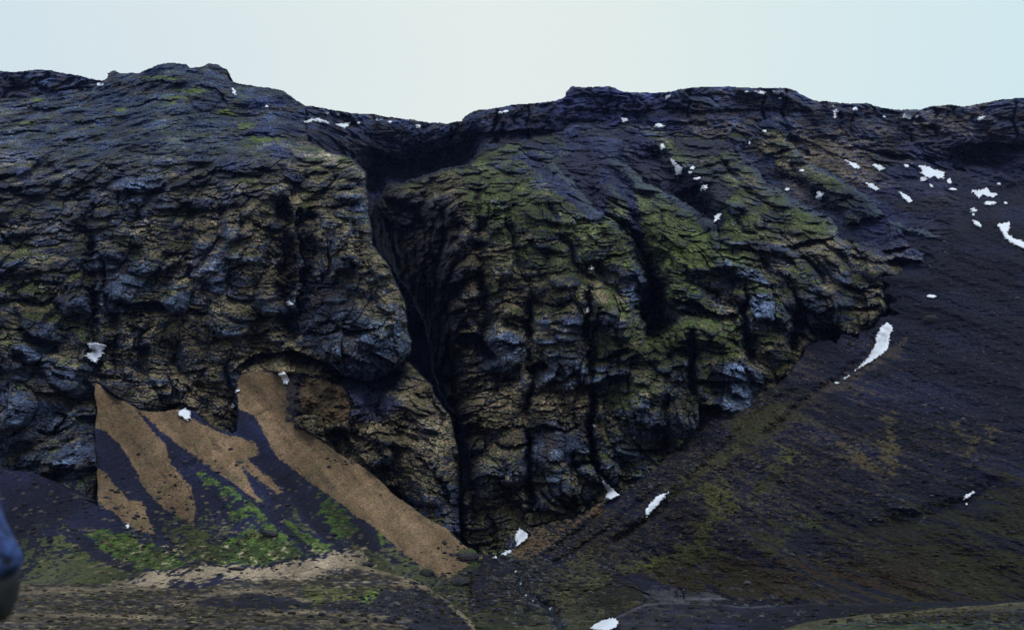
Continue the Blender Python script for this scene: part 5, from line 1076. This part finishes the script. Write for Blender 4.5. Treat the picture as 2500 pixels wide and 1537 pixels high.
strew('scree_stones', 6500, [(1560, 1185, 70, 40, .5), (1720, 1035, 50, 30, .4), (1900, 955, 60, 30, .4), (2090, 835, 60, 24, .4), (1350, 1295, 80, 20, .4), (850, 1128, 60, 10, .06), (1130, 1350, 40, 20, .2), (1280, 1430, 60, 70, 2.2), (1400, 1400, 120, 60, 1.2), (1700, 1200, 260, 160, 1.4), (2200, 950, 240, 240, 1.4), (1850, 1462, 100, 14, .1), (2200, 1200, 260, 120, .5), (450, 1250, 280, 110, .9), (1100, 1440, 120, 60, 1.0), (980, 1480, 160, 40, .6), (1800, 1500, 300, 30, .4), (120, 1250, 140, 90, .5)],
      .09, .55, [(.020, .021, .032), (.034, .034, .044), (.015, .015, .022), (.060, .060, .070), (.026, .022, .022)], .8, 77, M_SCREE)
strew('tussocks', 5200, [(1650, 1200, 220, 140, 1.6), (1900, 1130, 220, 120, 1.2), (2250, 1080, 200, 70, .9), (1450, 1330, 120, 60, 1.2), (2100, 1380, 300, 60, 1.3), (500, 1340, 330, 50, 1.1), (400, 1480, 420, 50, 1.5), (1150, 1450, 130, 60, 1.0), (2300, 1505, 200, 20, .5), (1420, 1450, 100, 40, .6)],
      .14, .42, [(.045, .035, .022), (.070, .055, .034), (.030, .034, .016), (.026, .023, .016), (.036, .028, .022)], .55, 78, M_SCREE)

# ------------------------------------------------------------------ people
def skin_body(name, joints, edges, mat, root=0, sub=2, parent=None, fat=1.0):
    """joints: list of (x,y,z,rx,ry) - one continuous skinned body"""
    me = bpy.data.meshes.new(name)
    me.from_pydata([j[:3] for j in joints], edges, [])
    o = bpy.data.objects.new(name, me); sc.collection.objects.link(o)
    md = o.modifiers.new('skin', 'SKIN'); md.use_smooth_shade = True
    sv = me.skin_vertices[0].data
    for k, j in enumerate(joints):
        sv[k].radius = (j[3] * fat, (j[4] if len(j) > 4 else j[3]) * fat); sv[k].use_root = (k == root)
    ms = o.modifiers.new('sub', 'SUBSURF'); ms.levels = sub; ms.render_levels = sub
    me.materials.append(mat)
    if parent: o.parent = parent
    return o
def ellipsoid(name, c, r, mat, parent, seed=0, lump=.04, cut=None):
    import bmesh
    bm = bmesh.new(); bmesh.ops.create_icosphere(bm, subdivisions=4, radius=1)
    for v in bm.verts:
        n = v.co.copy(); k = 1 + lump * (math.sin(n.x * 5 + seed) * math.sin(n.y * 4 + seed * 2) + .6 * math.sin(n.z * 9 + n.x * 6))
        if cut: k *= cut(n)
        v.co = (c[0] + n.x * r[0] * k, c[1] + n.y * r[1] * k, c[2] + n.z * r[2] * k)
    me = bpy.data.meshes.new(name); bm.to_mesh(me); bm.free()
    for p in me.polygons: p.use_smooth = True
    me.materials.append(mat)
    o = bpy.data.objects.new(name, me); sc.collection.objects.link(o); o.parent = parent
    return o
M_SKIN = plain_mat('skin', (.52, .33, .25), .55, .4, 30, .08, .001)
M_DARKJ = plain_mat('dark_jacket', (.016, .017, .024), .7, .3, 20, .3, .004)
M_DARKP = plain_mat('dark_trousers', (.014, .016, .026), .8, .2, 20, .3, .004)
M_BLUEJ = plain_mat('blue_jacket', (.024, .048, .17), .65, .3, 24, .95, .08)
M_HAIR = plain_mat('dark_hair', (.03, .022, .016), .6, .4, 60, .3, .002)
M_BOOT = plain_mat('boot_leather', (.03, .022, .018), .6, .4, 30, .3, .002)
def person(loc, h, rz, jacket, trousers, label, group, stride=.16, arm=.0, bag=False, gloves=0):
    root = bpy.data.objects.new('person', None); sc.collection.objects.link(root)
    root.location = loc; root.rotation_euler = (0, 0, rz)
    k = h / 1.75
    J = lambda *a: tuple(v * k for v in a)
    joints = [J(0, 0, .93, .135, .10), J(0, 0, 1.08, .125, .095), J(0, .01, 1.28, .155, .105), J(0, .01, 1.41, .10, .08), J(0, .0, 1.49, .052, .055), J(0, -.015, 1.57, .062, .075), J(0, -.02, 1.66, .073, .09), J(0, -.012, 1.73, .045, .055)]
    edges = [(i, i + 1) for i in range(7)]
    for s_ in (-1, 1):
        f = stride * s_; i = len(joints)
        joints += [J(.10 * s_, 0, .86, .085, .09), J(.105 * s_, -f * .8, .50, .058, .062), J(.11 * s_, -f * .7 + .05, .28, .050, .055), J(.11 * s_, -f + .04, .09, .038, .040), J(.115 * s_, -f - .09, .045, .038, .030)]
        edges += [(0, i), (i, i + 1), (i + 1, i + 2), (i + 2, i + 3), (i + 3, i + 4)]
        i = len(joints); g = -f * 1.1
        ex = .238 + .02 * (arm < 0)
        joints += [J(.19 * s_, .01, 1.38, .060, .060), J(ex * s_, g * .3 + .01, 1.12, .045, .045), J((.25 - arm * .1) * s_, g - .06, .88, .032, .035), J((.25 - arm * .1) * s_, g - .08, .82, .026, .034)]
        edges += [(3, i), (i, i + 1), (i + 1, i + 2), (i + 2, i + 3)]
        # fingers and thumb
        hx = (.25 - arm * .1) * s_; w_ = len(joints) - 1
        for q, (dy_, ln) in enumerate(((-.028, .070), (-.009, .080), (.010, .076), (.028, .062))):
            a = len(joints)
            joints += [J(hx, g - .08 + dy_, .775, .0095, .0095), *( (J(hx - .03 * s_, g - .082 + dy_, .775 - ln * .22, .0085, .0085), J(hx - .05 * s_, g - .083 + dy_, .79, .007, .007)) if gloves else (J(hx - .006 * s_, g - .082 + dy_, .775 - ln * .5, .0085, .0085), J(hx - .018 * s_, g - .085 + dy_, .775 - ln, .007, .007)))]
            edges += [(w_, a), (a, a + 1), (a + 1, a + 2)]
        a = len(joints)
        joints += [J(hx - .015 * s_, g - .118, .80, .010, .010), J(hx - .024 * s_, g - .135, .765, .0085, .0085)]
        edges += [(w_, a), (a, a + 1)]
    body = skin_body('body', joints, edges, M_SKIN, 0, 2, root)
    # clothes follow the body: jacket with sleeves, trousers, boots, hair or hood
    jj = [J(0, 0, .78, .17, .135), J(0, 0, .90, .168, .135), J(0, 0, 1.0, .16, .125), J(0, 0, 1.12, .15, .118), J(0, .01, 1.29, .178, .13), J(0, .01, 1.42, .118, .10), J(0, .0, 1.50, .080, .085), J(0, .0, 1.55, .070, .075)]
    je = [(i, i + 1) for i in range(7)]
    for s_ in (-1, 1):
        f = stride * s_; g = -f * 1.1; i = len(jj)
        jj += [J(.19 * s_, .01, 1.385, .082, .082), J((.19 + ex) / 2 * s_, g * .15 + .01, 1.25, .068, .068), J(ex * s_, g * .3 + .01, 1.12, .062, .062), J((.258 - arm * .03) * s_, g * .5, 1.05, .066, .066), J((.25 - arm * .05) * s_, g * .7 - .02, 1.01, .050, .052), J((.25 - arm * .08) * s_, g - .035, .945, .052, .054), J((.25 - arm * .1) * s_, g - .05, .90, .062, .060), J((.25 - arm * .1) * s_, g - .062, .862, .046, .048)]
        je += [(5, i)] + [(i + q, i + q + 1) for q in range(7)]
    skin_body('jacket', jj, je, jacket, 0, 2, root, 1.14)
    tj = [J(0, 0, 1.04, .135, .10), J(0, 0, .88, .15, .115)]; te = [(0, 1)]
    for s_ in (-1, 1):
        f = stride * s_; i = len(tj)
        tj += [J(.10 * s_, 0, .80, .10, .105), J(.105 * s_, -f * .8, .50, .075, .08), J(.11 * s_, -f * .7 + .05, .28, .066, .07), J(.11 * s_, -f + .04, .12, .06, .062)]
        te += [(1, i), (i, i + 1), (i + 1, i + 2), (i + 2, i + 3)]
    skin_body('trousers', tj, te, trousers, 0, 2, root, 1.15)
    for s_ in (-1, 1):
        f = stride * s_
        skin_body('boot', [J(.11 * s_, -f + .05, .13, .055, .055), J(.11 * s_, -f + .045, .055, .055, .05), J(.113 * s_, -f - .05, .045, .052, .04), J(.117 * s_, -f - .14, .035, .042, .03)], [(0, 1), (1, 2), (2, 3)], M_BOOT, 0, 2, root, 1.12)
    ellipsoid('hair', J(0, .012, 1.685), J(.088, .105, .088), M_HAIR, root, 3, .05, lambda n: .80 if (n.y < -.35 and n.z < .35) else 1.0)
    # face: nose, ears, eyes
    ellipsoid('nose', J(0, -.118, 1.625), J(.012, .018, .022), M_SKIN, body, 1, 0)
    for s_ in (-1, 1):
        ellipsoid('ear', J(.078 * s_, 0, 1.63), J(.010, .02, .03), M_SKIN, body, 2, 0)
        ellipsoid('eye', J(.03 * s_, -.10, 1.645), J(.011, .008, .007), M_HAIR, body, 4, 0)
    ellipsoid('mouth', J(0, -.105, 1.585), J(.022, .008, .005), plain_mat('lips', (.35, .14, .12), .5), body, 5, 0)
    if gloves:
        s_ = gloves; g = -stride * s_ * 1.1; hx = (.25 - arm * .1) * s_
        gj = [J(hx, g - .055, .885, .046, .048), J(hx, g - .07, .845, .042, .048), J(hx, g - .078, .81, .034, .046)]; ge = [(0, 1), (1, 2)]
        for dy_, ln in ((-.030, .072), (-.010, .082), (.011, .078), (.030, .064)):
            a = len(gj); gj += [J(hx, g - .08 + dy_, .775, .0135, .0135), J(hx - .03 * s_, g - .082 + dy_, .775 - ln * .22, .0125, .0125), J(hx - .05 * s_, g - .083 + dy_, .79, .011, .011)]
            ge += [(2, a), (a, a + 1), (a + 1, a + 2)]
        a = len(gj); gj += [J(hx - .015 * s_, g - .118, .80, .015, .015), J(hx - .024 * s_, g - .137, .762, .013, .013)]; ge += [(2, a), (a, a + 1)]
        skin_body('glove', gj, ge, M_DARKJ, 0, 2, root, 1.1)
    if bag: ellipsoid('hood', J(0, .07, 1.50), J(.12, .075, .10), jacket, root, 6, .05)
    tag(root, label, 'person', group)
    return root
def spot(px, py):
    Y = float(bil(COMPC, np.array([float(px)]), np.array([float(py)]))[0])
    return world(float(px), float(py), Y)
x, y, z = spot(1652, 1459)
person((x, y, z - .08), 1.6 * y / 190, radians(200), M_DARKJ, M_DARKP, 'shorter walker in dark clothes on the path, left one of the two distant hikers', 'hikers on the path', .13, .0, True)
x, y, z = spot(1670, 1462.5)
person((x, y, z - .08), 1.95 * y / 190, radians(170), M_DARKJ, M_DARKP, 'taller walker in dark clothes on the path, right one of the two distant hikers', 'hikers on the path', .20)

# bystander close to the viewer, only a blue sleeve reaches into the frame at the left edge
hgt = 1.86
bx, by = -1.765, 3.05
gz = float(ground_h(np.array([bx]), np.array([by]))[0])
p = person((bx, by, gz - .01), hgt, radians(175), M_BLUEJ, M_DARKP, 'person in a blue jacket at the left edge, blurred sleeve and dark glove in view', None, .04, -1.15, False, -1)
# puffed, creased sleeve and a dark glove on the arm that shows

# ------------------------------------------------------------------ thin blue air
hz = bpy.data.materials.new('air'); hz.use_nodes = True
t = hz.node_tree; t.nodes.clear()
o_ = N(t, 'ShaderNodeOutputMaterial'); pv = N(t, 'ShaderNodeVolumePrincipled')
pv.inputs['Color'].default_value = (.30, .42, 1, 1); pv.inputs['Density'].default_value = 0.00004; pv.inputs['Anisotropy'].default_value = 0.1
t.links.new(pv.outputs[0], o_.inputs['Volume'])
bx0, bx1, by0, by1, bz0, bz1 = -420, 420, -70, 760, -60, 330
hv = np.array([(x, y, z) for z in (bz0, bz1) for y in (by0, by1) for x in (bx0, bx1)], float)
hq = np.array([(0, 2, 3, 1), (4, 5, 7, 6), (0, 1, 5, 4), (2, 6, 7, 3), (0, 4, 6, 2), (1, 3, 7, 5)])
ho = make_mesh('haze', hv, hq, None, hz); ho['kind'] = 'stuff'
